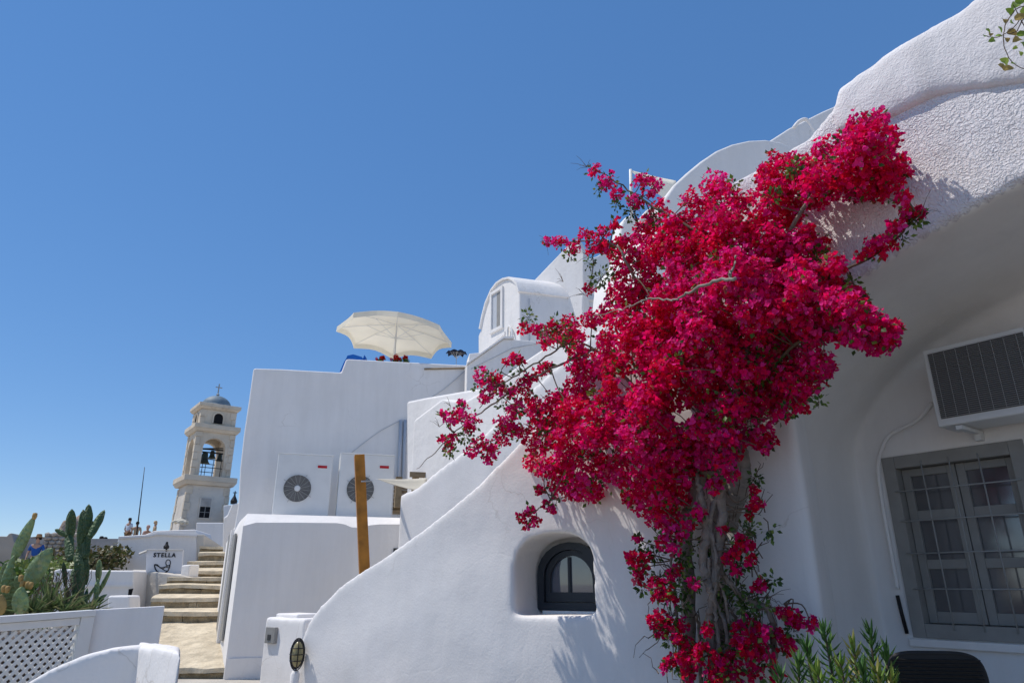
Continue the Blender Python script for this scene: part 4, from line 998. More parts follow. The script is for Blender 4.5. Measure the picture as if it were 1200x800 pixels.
# ------------------------------------------------------------------ plants helpers
LEAFC = [(.045, .10, .02), (.07, .14, .025), (.10, .17, .03), (.03, .07, .015), (.13, .19, .04)]
def leafcloud(mb, c, rad, n, size, cols, flat=.5):
    for _ in range(n):
        d_ = Vector(np.random.normal(size=3)).normalized()*random.random()**.4
        p = Vector(c) + Vector((d_.x*rad[0], d_.y*rad[1], d_.z*rad[2]))
        if noise.noise(p*3.0/max(rad)*1.2) < -.12: continue
        a = Vector(np.random.normal(size=3)).normalized(); bb = a.orthogonal().normalized(); s_ = size*random.uniform(.6, 1.3)
        mb.add([p-a*s_, p+bb*s_*flat, p+a*s_, p-bb*s_*flat], [(0, 1, 2, 3)], random.choice(cols))
def shrub(c, rad, n, size, label, cols=LEAFC, name='shrub'):
    c = Vector(c); base = c - Vector((0, 0, rad[2]*1.1)); u = thing(name, base, label, 'shrub')
    b = MB(); k = 7
    for i in range(k):
        cc_ = c + Vector([random.uniform(-.6, .6)*r_ for r_ in rad]); leafcloud(b, cc_, [r_*.5 for r_ in rad], n//k, size, cols)
    leafcloud(b, c-Vector((0, 0, rad[2]*.3)), [r_*.85 for r_ in rad], n//3, size, cols)
    tag(b.build('foliage', M['leaf'], u, fixn=False), kind='stuff')
    b = MB()
    for i in range(6): b.tube([base - Vector((0, 0, .5)), c + Vector([random.uniform(-.5, .5)*r_ for r_ in rad])], [.05, .015], 5)
    b.build('stems', M['twig'], u)
    return u
DRY = [(.06, .075, .02), (.10, .10, .03), (.13, .10, .04), (.04, .055, .015), (.16, .13, .06)]
shrub(at(8, 702, 13), (.9, .8, .7), 1300, .06, 'dense dark shrub behind the prickly pear at the far left')
shrub(at(42, 668, 15), (.75, 1.0, .42), 1100, .06, 'green bush between the prickly pear pads and stone wall', [(.10, .16, .04), (.14, .20, .05), (.18, .22, .06)])
shrub(at(82, 668, 17), (.7, 1.0, .5), 1000, .07, 'olive bush directly behind the column cactus', DRY)
shrub(at(116, 659, 18), (.7, 1.0, .52), 1300, .07, 'brownish dry bush left of the sign terrace', DRY)
# far left hillside walls
o, _ = polyblock('old_beige_house', [(-60, 720), (-60, 628), (8, 628), (10, 625), (14, 624), (16, 632), (24, 655), (28, 720)], 30, (.95, .3), 3, 'old beige rendered house at left edge behind the cactus', 'building', m='beige')
o, _ = polyblock('beige_garden_wall', [(10, 700), (14, 629), (52, 629), (56, 700)], 33, (.98, .2), 1, 'beige garden wall behind the person in blue', 'wall', m='beige')
rw = thing('rubble_wall', at(65, 640, 28), 'dark rubble stone wall section left of the column cactus', 'wall')
Fr = frame_px(54, 28, (.98, .2), 640)
q = Fr.pts([(52, 626), (78, 660)]); b = MB(); b.fbox(Fr, q[0][0], q[1][0], 0, q[0][1]-.02, .06, .8); b.build('core', M['rubble'], rw)
rng = random.Random(3); z = q[1][1]
shared = []
for k in range(4):
    bm = bmesh.new(); bmesh.ops.create_icosphere(bm, subdivisions=1, radius=.5)
    for v in bm.verts: v.co *= 1+rng.uniform(-.18, .18)
    me = bpy.data.meshes.new('stone'); bm.to_mesh(me); bm.free(); me.materials.append(M['rubble'] if k % 2 else M['beige']); shared.append(me)
while z < q[0][1]:
    t = q[0][0]
    while t < q[1][0]:
        wq_ = rng.uniform(.16, .3); o = bpy.data.objects.new('stone', rng.choice(shared)); COL.objects.link(o); o.parent = rw
        o.location = Fr.P(t+wq_/2, z+.07, .03) - rw.location; o.scale = (wq_*1.05, .2, .17); o.rotation_euler = (0, 0, math.atan2(Fr.d.y, Fr.d.x)); t += wq_
    z += .145
def rockm(name, c, rad, label, m='rock', seed=0):
    bm = bmesh.new(); bmesh.ops.create_icosphere(bm, subdivisions=4, radius=1)
    for v in bm.verts:
        n_ = v.co.copy(); k = 1 + .35*noise.noise(n_*1.3+Vector((seed, 0, 0))) + .12*noise.noise(n_*4+Vector((seed, 2, 0)))
        v.co = Vector((n_.x*rad[0], n_.y*rad[1], n_.z*rad[2]))*k
    me = bpy.data.meshes.new(name); bm.to_mesh(me); bm.free(); o = link(name, me, M[m]); o.location = c; tag(o, label, 'rock'); return o
rockm('rock_outcrop', at(85, 640, 36), (.75, 1, 1.5), 'tall pinkish rock outcrop rising behind the column cactus', seed=3)
rockm('low_rock', at(72, 645, 36), (.6, 1, .8), 'lower pinkish rock left of the tall outcrop', seed=5)

# ------------------------------------------------------------------ cacti
def pad(mb, p0, p1, width, thick, face=None, n=12, m_=10, shape=.62):
    p0, p1 = Vector(p0), Vector(p1); ax = p1-p0; Ln = ax.length; ax.normalize()
    face = Vector(face or (random.uniform(-.4, .4), -1, random.uniform(-.2, .2))); sd = ax.cross(face).normalized(); fc = sd.cross(ax).normalized()
    vs = []; fs = []
    for i in range(m_+1):
        s_ = i/m_; wv = math.sin(math.pi*min(1, max(0, s_))**shape*1.0)**.62 if 0 < s_ < 1 else 0
        wv = (math.sin(math.pi*s_**(.8))**.6 if 0 < s_ < 1 else 0); wv = max(wv, .24 if s_ < .12 else .02)
        for k in range(n):
            a = 2*math.pi*k/n; vs.append(p0 + ax*Ln*s_ + sd*width/2*wv*math.cos(a) + fc*thick/2*(wv**.8)*math.sin(a))
    for i in range(m_):
        for k in range(n): fs.append((i*n+k, i*n+(k+1) % n, (i+1)*n+(k+1) % n, (i+1)*n+k))
    fs += [tuple(range(n))[::-1], tuple(m_*n+k for k in range(n))]
    mb.add(vs, fs)
def cz(x, y): return (x/5.714, 580+y/5.714)
pp_ = thing('prickly_pear', at(15, 720, 6.2), 'prickly pear cactus with broad flat pads at the far left behind the lattice', 'cactus')
for (a, c, w, Y, m_) in [((15, 640), (95, 400), 62, 6.3, 'cactus'), ((80, 440), (235, 138), 88, 6.3, 'cactus'), ((168, 605), (352, 352), 135, 6.1, 'cactus'), ((125, 800), (150, 610), 135, 6.0, 'cactus'),
                       ((70, 640), (40, 450), 95, 6.6, 'cactus'), ((8, 800), (8, 660), 60, 5.9, 'cactus_old'), ((-40, 700), (-70, 500), 110, 6.2, 'cactus'), ((60, 800), (70, 560), 90, 6.7, 'cactus'), ((150, 640), (110, 540), 60, 6.5, 'cactus')]:
    b = MB(); A_, C_ = at(*cz(*a), Y), at(*cz(*c), Y-.1 + random.uniform(-.1, .1)); pad(b, A_, C_, w/5.714/800*Y, .035, face=(random.uniform(-.2, .5), -1, .1), n=16, m_=14)
    o = b.build('pad', M[m_], pp_, smooth=True)
for (x, y) in ((150, 595), (185, 600), (205, 605), (140, 555), (232, 140), (50, 630), (25, 625)):
    b = MB(); c = at(*cz(x, y), 6.0); b.lathe(c-Vector((0, 0, .03)), [(0, 0), (.014, .005), (.02, .03), (.017, .055), (0, .06)], 8); b.build('fruit', M['fruit'], pp_, smooth=True)
b = MB(); b.tube([at(30, 718, 6.2), Vector((at(30, 718, 6.2).x, 6.2, 0))], [.08, .11], 8); b.build('stump', M['bark'], pp_, smooth=True)
cc_ = thing('column_cactus', at(90, 720, 6.8), 'tall dark green many armed cactus standing behind the lattice fence', 'cactus')
arms = [((520, 770), (530, 400), 75), ((540, 570), (548, 300), 88), ((548, 430), (558, 95), 70), ((585, 260), (595, 60), 62), ((470, 440), (462, 240), 62), ((468, 300), (482, 92), 66), ((450, 275), (368, 228), 34),
        ((600, 285), (700, 98), 58), ((590, 260), (622, 172), 42), ((575, 420), (580, 220), 60), ((565, 600), (572, 420), 60), ((440, 610), (424, 445), 32), ((492, 640), (488, 495), 38), ((655, 580), (666, 428), 40), ((640, 720), (656, 555), 36),
        ((655, 665), (742, 492), 30), ((555, 740), (645, 600), 24), ((545, 765), (718, 662), 30), ((355, 680), (275, 535), 28), ((440, 710), (350, 650), 28), ((500, 765), (488, 600), 26), ((470, 770), (440, 600), 34), ((560, 770), (585, 620), 30), ((600, 740), (700, 690), 26)]
for i, (a, c, w) in enumerate(arms):
    b = MB(); Y = 6.8+random.uniform(-.2, .2); A_, C_ = at(*cz(*a), Y), at(*cz(*c), Y+random.uniform(-.12, .12)); ww = w/5.714/800*Y*.86
    # ribbed column
    ax = (C_-A_); Ln = ax.length; ax.normalize(); s1 = ax.cross(Vector((0, -1, .1))).normalized(); s2 = s1.cross(ax); n_, m2 = 20, 12; vs = []; fs = []
    ph = random.random()*6
    for k in range(m2+1):
        s_ = k/m2; rr = (math.sin(math.pi*(.12+.88*s_)**1.15)**.45 if s_ < 1 else .08) if s_ > .0 else .6
        rr *= 1+.05*math.sin(s_*14+ph)
        for j in range(n_):
            a_ = 2*math.pi*j/n_; rib = 1+.16*math.cos(5*a_+ph); vs.append(A_ + ax*Ln*s_ + (s1*math.cos(a_)+s2*math.sin(a_)*.8)*ww/2*rr*rib)
    for k in range(m2):
        for j in range(n_): fs.append((k*n_+j, k*n_+(j+1) % n_, (k+1)*n_+(j+1) % n_, (k+1)*n_+j))
    fs += [tuple(range(n_))[::-1], tuple(m2*n_+j for j in range(n_))]
    b.add(vs, fs); b.build('arm', M['cactus'] if i in (13, 14, 15, 17, 16, 18, 20) else M['cactus_col'], cc_, smooth=True)
b = MB(); q = at(91, 716, 6.8); b.tube([q, Vector((q.x, q.y, 0))], [.12, .16], 8); b.build('stump', M['bark'], cc_, smooth=True)
# spiky aloe / yucca between
def spiky(name, c, n, ln, wd, label, cols, spread=1.0, cat='plant'):
    u = thing(name, c, label, cat); b = MB(); c = Vector(c)
    for i in range(n):
        a = random.random()*6.28; el = random.uniform(.25, 1.45); d_ = Vector((math.cos(a)*math.cos(el)*spread, math.sin(a)*math.cos(el)*spread, math.sin(el)))
        l = ln*random.uniform(.6, 1.1); sd = d_.cross(Vector((0, 0, 1))).normalized() if d_.z < .99 else Vector((1, 0, 0))
        m1 = c + d_*l*.5 + Vector((0, 0, .06*l)); tip = c + d_*l - Vector((0, 0, .10*l)); s_ = c + Vector((random.uniform(-.04, .04), random.uniform(-.04, .04), random.uniform(0, .1)))
        nn2 = sd.cross(d_).normalized()*wd*.4; col = random.choice(cols)
        b.add([s_-sd*wd*.5, s_+sd*wd*.5, m1-sd*wd*.45, m1-nn2, m1+sd*wd*.45, tip], [(0, 1, 4, 3), (0, 3, 2), (2, 3, 5), (3, 4, 5)], col)
    tag(b.build('leaf_blades', M['leaf'], u, fixn=False), kind='stuff'); return u
AL = [(.16, .23, .09), (.22, .27, .11), (.10, .16, .06), (.28, .27, .14)]
for x, y, Y, ln, lab in ((55, 716, 6.3, .38, 'spiky yucca like plant between the prickly pear and tall cactus'), (38, 718, 6.1, .26, 'small spiky succulent at the foot of the broad cactus pads'), (75, 718, 6.3, .30, 'spiky green aloe left of the column cactus base'), (105, 716, 6.5, .24, 'low spiky aloe right of the column cactus base')):
    spiky('aloe', at(x, y, Y)-Vector((0, 0, .05)), 60, ln, .022, lab, AL)
b = MB(); b.fbox(frame_px(-40, 6.0, (.98, .15), 720), -.5, .95, 0, .82, 0, 1.4); o = b.build('planter_bed', M['soil'], None, bevel=.02); tag(o, 'raised planter bed holding the cacti behind the lattice fence', 'planter')  # painted soil-dark to give the shaded space seen through the lattice
b = MB()
for i in range(45):
    p = at(random.uniform(50, 85), 712, random.uniform(6.3, 6.8)); pts = [p]
    for k in range(5): pts.append(pts[-1] + Vector((random.uniform(-.05, .05), random.uniform(-.04, .04), random.uniform(.03, .09))))
    b.tube(pts, [.004, .002], 3, cap=False)
tag(b.build('dry_stalks', M['twig']), 'tangle of thin dry grey stalks in front of the column cactus', 'plant', kind='stuff')

# ------------------------------------------------------------------ people on the far terraces
def skin_mesh(name, joints, edges, m, parent, sub=2):
    me = bpy.data.meshes.new(name); me.from_pydata([j[0] for j in joints], edges, []); o = bpy.data.objects.new(name, me); COL.objects.link(o)
    md = o.modifiers.new('k', 'SKIN'); sv = me.skin_vertices[0].data
    for i, j in enumerate(joints):
        r = j[1]; sv[i].radius = r if hasattr(r, '__len__') else (r, r)
    sv[0].use_root = True
    o.modifiers.new('u', 'SUBSURF').levels = sub; o.modifiers['u'].render_levels = sub
    apply(o); me = o.data; me.materials.clear(); me.materials.append(m)
    for p in me.polygons: p.use_smooth = True
    o.parent = parent; o.name = name
    return o
def person(loc, face, top, bottom, label, pose='stand', hat=None, hair='hair'):
    u = thing('person', loc, label, 'person'); rz = face
    s = .5 if pose == 'sit' else 1
    if pose == 'stand':
        hip = .93; kn = ((.1, .02, .5), (-.1, -.02, .5)); ft = ((.12, .03, .07), (-.12, .03, .07)); toe = ((.13, -.12, .04), (-.13, -.12, .04))
    else:
        hip = .45; kn = ((.12, -.42, .48), (-.12, -.42, .48)); ft = ((.12, -.42, .07), (-.12, -.42, .07)); toe = ((.13, -.58, .04), (-.13, -.58, .04))
    J_ = [((0, 0, hip), (.13, .10)), ((0, 0, hip+.22), (.12, .09)), ((0, 0, hip+.46), (.16, .10)), ((0, 0, hip+.56), .055), ((0, -.01, hip+.66), (.075, .085)), ((0, -.01, hip+.76), (.075, .09)), ((0, 0, hip+.82), .04),
         ((.19, 0, hip+.48), .055), ((.27, .02, hip+.20), .042), ((.24, -.10, hip-.02), .03), ((.23, -.14, hip-.10), .025),
         ((-.19, 0, hip+.48), .055), ((-.27, .02, hip+.20), .042), ((-.24, -.10, hip-.02), .03), ((-.23, -.14, hip-.10), .025),
         ((.10, 0, hip-.05), .085), (kn[0], .06), (ft[0], .04), (toe[0], .03), ((-.10, 0, hip-.05), .085), (kn[1], .06), (ft[1], .04), (toe[1], .03)]
    E = [(0, 1), (1, 2), (2, 3), (3, 4), (4, 5), (5, 6), (2, 7), (7, 8), (8, 9), (9, 10), (2, 11), (11, 12), (12, 13), (13, 14), (0, 15), (15, 16), (16, 17), (17, 18), (0, 19), (19, 20), (20, 21), (21, 22)]
    skin_mesh('body', J_, E, M['skin'], u)
    g_ = .018
    Jt = [((0, 0, hip+.02), (.155, .125)), ((0, 0, hip+.22), (.145, .115)), ((0, 0, hip+.47), (.175, .12)), ((.19, 0, hip+.48), .07), ((.26, .02, hip+.26), .06), ((-.19, 0, hip+.48), .07), ((-.26, .02, hip+.26), .06)]
    skin_mesh('shirt', Jt, [(0, 1), (1, 2), (2, 3), (3, 4), (2, 5), (5, 6)], M[top], u, 1)
    Jb = [((0, 0, hip+.03), (.15, .12)), ((.10, 0, hip-.06), .105), ((kn[0][0], kn[0][1], kn[0][2]), .085), ((-.10, 0, hip-.06), .105), ((kn[1][0], kn[1][1], kn[1][2]), .085)]
    skin_mesh('shorts', Jb, [(0, 1), (1, 2), (0, 3), (3, 4)], M[bottom], u, 1)
    b = MB()
    b.lathe((0, .015, hip+.74), [(0, .125), (.06, .115), (.09, .08), (.1, .03), (.098, -.03), (.085, -.05), (0, -.05)], 12)
    o = link('hair', b.mesh('hair'), M[hair], None, True); o.parent = u
    if hat:
        b = MB(); b.lathe((0, 0, hip+.80), [(0, .11), (.08, .10), (.105, .0), (.24, -.02), (.24, -.03), (0, -.03)], 16); o = link('hat', b.mesh('hat'), M[hat], None, True); o.parent = u
    u.rotation_euler = (0, 0, rz); return u
TZ = 3.15
def foot(px, py_head, Y, h): p = at(px, py_head, Y); return Vector((p.x, p.y, p.z-h))
person(foot(153, 606.5, 42, 1.78), R(160), 'shirt_white', 'brown_cloth', 'person in pale shirt and brown shorts standing beside the thin pole')
person(foot(161.5, 612, 43, 1.72), R(200), 'tan_cloth', 'brown_cloth', 'person in tan top just right of the pale shirted one')
person(foot(183, 610, 40, 1.3), R(120), 'tan_cloth', 'tan_cloth', 'person sitting in tan clothes at middle of the sign terrace', 'sit', None, 'tan_cloth')
person(foot(174, 615, 40, 1.3), R(240), 'pink_cloth', 'pink_cloth', 'person sitting in pale pink left of the tan clad sitter', 'sit', None, 'pink_cloth')
person(foot(46, 628, 27, 1.75), R(10), 'shirt_blue', 'dark_cloth', 'person in bright blue shirt walking by the beige wall', hat='brown_cloth')
person(foot(119, 628, 34, 1.3), R(-60), 'brown_cloth', 'dark_cloth', 'person in brown seated behind the dry bush', 'sit')
person(foot(124, 629, 34, 1.3), R(60), 'tan_cloth', 'dark_cloth', 'person in tan leaning right of the brown clad one', 'sit')
# seats and platforms that carry them
b = MB(); q = at(178, 626, 40); b.box((q.x, 40.35, (3.15+at(183, 610, 40).z-.9)/2), (2.2, .5, max(.2, (at(183, 610, 40).z-1.3+.40)-3.15))); tag(b.build('stone_bench', M['plaster_cream']), 'low pale bench under the two people sitting behind the sign terrace', 'bench')
b = MB(); b.tube([at(158.5, 640, 30), at(169.5, 547, 30)], [.03, .012], 6); tag(b.build('antenna_pole', M['black'], smooth=True), 'thin dark leaning mast beside the person in pale shirt', 'mast')
parasol('folded_white_parasol', at(212, 606.5, 35), .42, .22, 8, M['canvas2'], 'small white parasol at the left foot of the bell tower', (0, 0), 1.8, val=.08, rs=.8)
b = MB(); b.fbox(frame_px(190, 27, (.98, .1), 622), -2.0, 1.0, at(190, 622, 27).z-.15, at(190, 619.0, 27).z, 0, .1); 

# ------------------------------------------------------------------ bougainvillea
bv = thing('bougainvillea', (1.35, 4.2, 0), 'huge magenta flowering bougainvillea climbing the corner of the white house', 'bougainvillea')
n0 = -F0.n; n1 = -F1.n
def wallpt(px, py, off):
    """point in front of the facade along the view ray, off = distance from the wall plane"""
    r = ray(px, py)
    best = None
    for F, lim in ((F0, 1), (F1, 2)):
        o_ = F.o - F.n*off; k = (o_.x*F.n.x + o_.y*F.n.y)/(r.x*F.n.x + r.y*F.n.y)
        if best is None or k < best: best = k
    return Vector((0, 0, CAMZ)) + r*best
main_poly = [(700, 300), (722, 283), (742, 272), (757, 243), (775, 232), (792, 224), (812, 214), (830, 205), (846, 198), (858, 210), (866, 222), (888, 216), (893, 192), (905, 178), (925, 184), (945, 176), (962, 166), (985, 150), (1004, 138), (1030, 128), (1052, 138), (1056, 158), (1046, 178), (1062, 196), (1062, 215), (1050, 228), (1012, 236), (985, 232), (965, 240), (940, 250), (935, 262), (960, 275), (985, 298), (988, 325), (1000, 340), (1030, 372), (1052, 384), (1054, 396), (1036, 416), (1008, 408), (985, 402), (972, 398), (965, 412), (984, 432), (968, 448), (950, 462), (955, 478), (925, 484), (905, 492), (912, 512), (930, 527), (905, 532), (884, 520), (872, 545), (850, 552), (836, 560), (820, 590), (800, 606), (786, 622), (768, 632), (762, 612), (748, 605), (738, 590), (722, 578), (708, 572), (700, 592), (688, 600), (672, 590), (650, 582), (634, 572), (618, 548), (614, 520), (622, 500), (600, 490), (585, 478), (590, 470), (620, 470), (640, 462), (660, 442), (668, 420), (645, 412), (628, 402), (612, 392), (612, 380), (640, 376), (664, 372), (690, 362), (700, 350), (715, 340), (712, 320), (724, 308)]
def inpoly(x, y, P_):
    c = False; j = len(P_)-1
    for i in range(len(P_)):
        xi, yi = P_[i]; xj, yj = P_[j]
        if (yi > y) != (yj > y) and x < (xj-xi)*(y-yi)/(yj-yi)+xi: c = not c
        j = i
    return c
def polydist(x, y, P_):
    m_ = 1e9
    for i in range(len(P_)):
        x1, y1 = P_[i]; x2, y2 = P_[(i+1) % len(P_)]; dx, dy = x2-x1, y2-y1
        t = max(0, min(1, ((x-x1)*dx+(y-y1)*dy)/(dx*dx+dy*dy))); m_ = min(m_, math.hypot(x-x1-t*dx, y-y1-t*dy))
    return m_
clumps = []   # px,py,rpx,off,nflowers,leafiness
rg = random.Random(11)
pts_c = []
tries = 0
while len(pts_c) < 240 and tries < 60000:
    tries += 1
    x, y = rg.uniform(580, 1070), rg.uniform(120, 640)
    if not inpoly(x, y, main_poly): continue
    dd = polydist(x, y, main_poly)
    if dd < 6: continue
    if any(math.hypot(x-a, y-c) < 15.5 for a, c, *_ in pts_c): continue
    # keep hollows where the photo shows wall or dark depth
    if math.hypot((x-928)/16, (y-380)/16) < 1: continue
    r_ = min(rg.uniform(11, 24), dd+4)
    # bulge from the wall
    b_ = .12 + .52*min(1, dd/95)**.7 + rg.uniform(-.17, .20)
    hollow = math.exp(-(((x-885)/70)**2 + ((y-430)/85)**2))
    b_ -= .16*hollow
    pts_c.append((x, y, r_, b_, 1.0 - .1*hollow))
for x, y, r_, b_, dn in pts_c: clumps.append((x, y, r_, b_, int(dn*r_*r_*.32)+12, .05))
for x, y, r_, b_, dn in pts_c[::2]:
    if polydist(x, y, main_poly) > 22: clumps.append((x+rg.uniform(-8, 8), y+rg.uniform(-8, 8), r_*.9, max(.08, b_-.28), int(r_*r_*.14)+8, .2))
extra = [(697, 200, 9, .5), (712, 212, 12, .5), (722, 226, 9, .5), (752, 212, 10, .5), (764, 218, 13, .5), (742, 236, 8, .5), (748, 240, 7, .45), (765, 265, 9, .3), (762, 255, 6, .4),
    (645, 284, 7, .5), (657, 284, 9, .5), (672, 290, 10, .5), (686, 276, 9, .5), (696, 290, 11, .5), (708, 272, 10, .5), (712, 288, 8, .5), (730, 282, 9, .5), (722, 262, 8, .5), (710, 290, 9, .45),
    (690, 340, 7, .4), (615, 386, 8, .4), (630, 388, 10, .4), (650, 384, 10, .45),
    (563, 440, 10, .5), (572, 452, 12, .5), (582, 443, 9, .5), (570, 466, 9, .5), (588, 458, 8, .5), (603, 421, 7, .5), (611, 424, 5, .5), (595, 424, 5, .5),
    (600, 460, 8, .45), (612, 453, 10, .45), (618, 464, 7, .45), (607, 472, 6, .45), (622, 442, 9, .45), (634, 434, 10, .45), (642, 428, 7, .45),
    (520, 486, 6, .45), (528, 492, 10, .45), (540, 484, 11, .45), (552, 494, 11, .45), (548, 502, 7, .45), (541, 473, 5, .45), (519, 515, 6, .4), (526, 524, 7, .4), (530, 514, 6, .4),
    (553, 528, 9, .3), (564, 520, 11, .3), (578, 524, 11, .3), (572, 536, 8, .3), (590, 512, 11, .35), (600, 500, 11, .4), (612, 508, 12, .4), (588, 494, 9, .35), (630, 490, 12, .4),
    (612, 606, 7, .25), (622, 600, 8, .25), (628, 612, 6, .25), (617, 616, 5, .25), (640, 590, 5, .3), (646, 596, 4, .3), (632, 574, 7, .3),
    (1057, 235, 8, .35), (1062, 252, 8, .3), (1050, 266, 9, .3), (1040, 282, 10, .3), (1024, 286, 9, .3), (1030, 297, 8, .3), (1012, 300, 8, .3), (1075, 250, 7, .25),
    (1003, 352, 14, .35), (985, 360, 16, .45), (968, 368, 14, .45), (1010, 372, 16, .4), (1030, 388, 14, .35), (1036, 404, 11, .35), (1044, 382, 11, .35),
    (777, 635, 8, .5), (785, 622, 9, .5), (775, 612, 8, .5), (744, 655, 9, .4), (752, 665, 9, .4), (738, 652, 5, .4), (747, 631, 5, .4), (748, 676, 7, .4), (757, 650, 6, .4),
    (766, 684, 8, .4), (778, 690, 10, .4), (787, 700, 8, .4), (770, 700, 7, .4), (764, 728, 7, .4), (776, 722, 10, .4), (772, 738, 8, .4), (786, 732, 7, .4), (784, 776, 6, .4), (790, 772, 6, .4), (779, 782, 4, .4),
    (803, 752, 8, .35), (813, 762, 9, .35), (800, 732, 8, .35), (812, 683, 6, .5), (829, 738, 7, .5), (822, 760, 7, .4), (806, 790, 8, .4), (868, 635, 8, .4), (878, 640, 6, .4), (860, 648, 5, .4), (853, 655, 6, .4), (848, 620, 5, .4),
    (863, 668, 5, .4), (892, 684, 7, .3), (888, 692, 5, .3), (876, 728, 7, .3), (884, 734, 6, .3), (866, 752, 9, .35), (878, 760, 11, .35), (892, 756, 9, .3), (870, 774, 9, .35), (890, 770, 9, .3), (885, 788, 9, .3), (864, 792, 9, .35),
    (918, 716, 7, .2), (926, 722, 9, .2), (934, 728, 7, .2), (950, 730, 7, .2), (914, 745, 7, .2), (924, 756, 8, .2), (920, 764, 6, .2), (840, 770, 9, .4), (846, 784, 10, .4), (834, 792, 9, .4), (912, 794, 7, .2),
    (896, 527, 6, .3), (915, 488, 8, .35), (940, 478, 8, .35), (882, 596, 5, .25), (878, 605, 4, .25), (884, 575, 5, .3), (820, 600, 9, .5), (806, 612, 8, .5), (838, 570, 10, .5), (856, 556, 9, .5), (790, 642, 7, .5), (800, 630, 7, .5)]
for (x, y) in ((795, 665), (788, 672), (792, 748), (815, 775), (800, 770), (856, 770), (880, 745), (898, 740), (903, 772), (880, 655), (886, 590), (870, 640), (866, 735)):
    extra.append((x, y, rg.uniform(5, 8), .42 if x < 850 else .34))
extra += [(870, 440, 19, .55), (858, 475, 19, .55), (848, 512, 18, .55), (846, 542, 15, .52), (885, 470, 16, .42), (890, 430, 17, .42), (1000, 360, 17, .6), (1022, 378, 17, .58), (978, 352, 16, .6), (1040, 392, 12, .5), (1012, 396, 13, .5), (960, 425, 14, .4), (940, 455, 14, .38)]
for x, y, r_, b_ in extra:
    if y < 760 or x < 870: clumps.append((x, y, r_, b_, int(r_*r_*.27)+8, .22))
    else: clumps.append((x, y, r_, b_, int(r_*r_*.22)+6, .25))
PAL = [(.95, .006, .19), (.96, .014, .26), (.91, .005, .12), (.86, .010, .06), (.97, .05, .36), (.74, .003, .08), (.95, .012, .15)]
def bract_geo(size, open_):
    out = []; so, co_ = math.sin(open_), math.cos(open_)
    for k in range(3):
        a = 2*math.pi*k/3; ca, sa = math.cos(a), math.sin(a); e = Vector((ca, sa, 0)); s_ = Vector((-sa, ca, 0)); u = Vector((0, 0, 1))
        def P_(l, w_, lift): return e*(l*so - lift*co_)*size + u*(l*co_ + lift*so)*size + s_*w_*size
        out.append([P_(.04, 0, 0), P_(.36, .40, .10), P_(.36, -.40, .10), P_(.5, 0, -.03), P_(.72, .34, .08), P_(.72, -.34, .08), P_(1.0, 0, -.06)])
    return out
BF = [(0, 3, 1), (0, 2, 3), (1, 3, 4), (3, 2, 5), (4, 3, 6), (3, 5, 6)]
GEO = [np.array([[list(v) for v in br_] for br_ in bract_geo(1.0, op)]).reshape(21, 3) for op in (.6, .8, 1.0, 1.25)]
FACES = [tuple(i+7*k for i in f) for k in range(3) for f in BF]
fl_pos = []; fl_dir = []; fl_size = []; fl_col = []; lf = MB(); br = MB(); tw_ = MB()
# main branches (px, py, off, radius)
def q2(x, y): return (700+x/2.857, 520+y/2.857)
def wp(L_): return [wallpt(x, y, o_) for x, y, o_ in L_]
branch_defs = [
    ([(838, 690, .35), (846, 600, .4), (842, 555, .45), (852, 510, .45), (870, 430, .4), (900, 330, .35), (950, 230, .35), (1035, 150, .3)], (.036, .030, .026, .022, .018, .013, .006), 'branch'),
    ([(842, 560, .45), (815, 470, .45), (770, 380, .5), (735, 310, .5), (715, 285, .5), (650, 283, .5), (634, 280, .5)], (.022, .018, .014, .010, .006, .004, .002), 'branch'),
    ([(842, 555, .45), (790, 500, .5), (740, 450, .45), (700, 410, .45), (655, 428, .45), (610, 450, .45), (575, 475, .45), (540, 500, .42), (510, 530, .4), (488, 549, .4)], (.022, .018, .014, .011, .009, .008, .006, .005, .004, .002), 'branch'),
    ([(700, 410, .5), (672, 400, .5), (640, 418, .5), (610, 436, .5), (585, 452, .5), (562, 478, .48)], (.008, .007, .006, .005, .003), 'branch'),
    ([(900, 330, .35), (850, 290, .45), (800, 262, .5), (770, 245, .5), (735, 222, .5), (700, 200, .5), (684, 192, .5)], (.014, .012, .010, .008, .006, .004, .002), 'branch'),
    ([(900, 340, .35), (950, 330, .35), (1000, 312, .3), (1040, 290, .28), (1066, 262, .28), (1086, 244, .25)], (.012, .010, .008, .006, .004, .002), 'branch'),
    ([(900, 430, .35), (940, 400, .35), (985, 385, .4), (1040, 390, .35)], (.012, .010, .007, .003), 'branch'),
    ([(842, 556, .5), (780, 545, .5), (720, 540, .45), (670, 540, .4), (648, 560, .35), (645, 585, .3), (630, 596, .28), (612, 606, .25)], (.018, .014, .010, .008, .006, .005, .004, .003), 'branch'),
    ([(760, 500, .5), (700, 490, .45), (640, 505, .4), (590, 510, .35), (560, 525, .3)], (.012, .01, .008, .005, .003), 'branch'),
    ([(862, 326, .95), (835, 330, .93), (808, 342, .92), (790, 352, .92), (762, 350, .85), (730, 362, .75), (695, 370, .6)], (.010, .010, .008, .006, .005, .004, .003), 'branch'),
    ([(857, 318, .9), (855, 325, .92), (862, 300, .8)], (.008, .008, .006), 'branch')]
branch_defs = [([(x, y, o_*.18 if (.39 < L_[0][2] < .8 and inpoly(x, y, main_poly) and polydist(x, y, main_poly) > 12) else o_) for x, y, o_ in L_], rad, nm) for L_, rad, nm in branch_defs]
for L_, rad, nm in branch_defs:
    b = MB(); b.tube(smoothpath(wp(L_), 6, .008), rad, 7); b.build('branch', M['palebark'] if L_[0][2] > .8 else M['bark'] if rad[0] > .02 else M['twig'], bv, smooth=True)
def P2(x, y, off): a, c = q2(x, y); return wallpt(a, c, off)
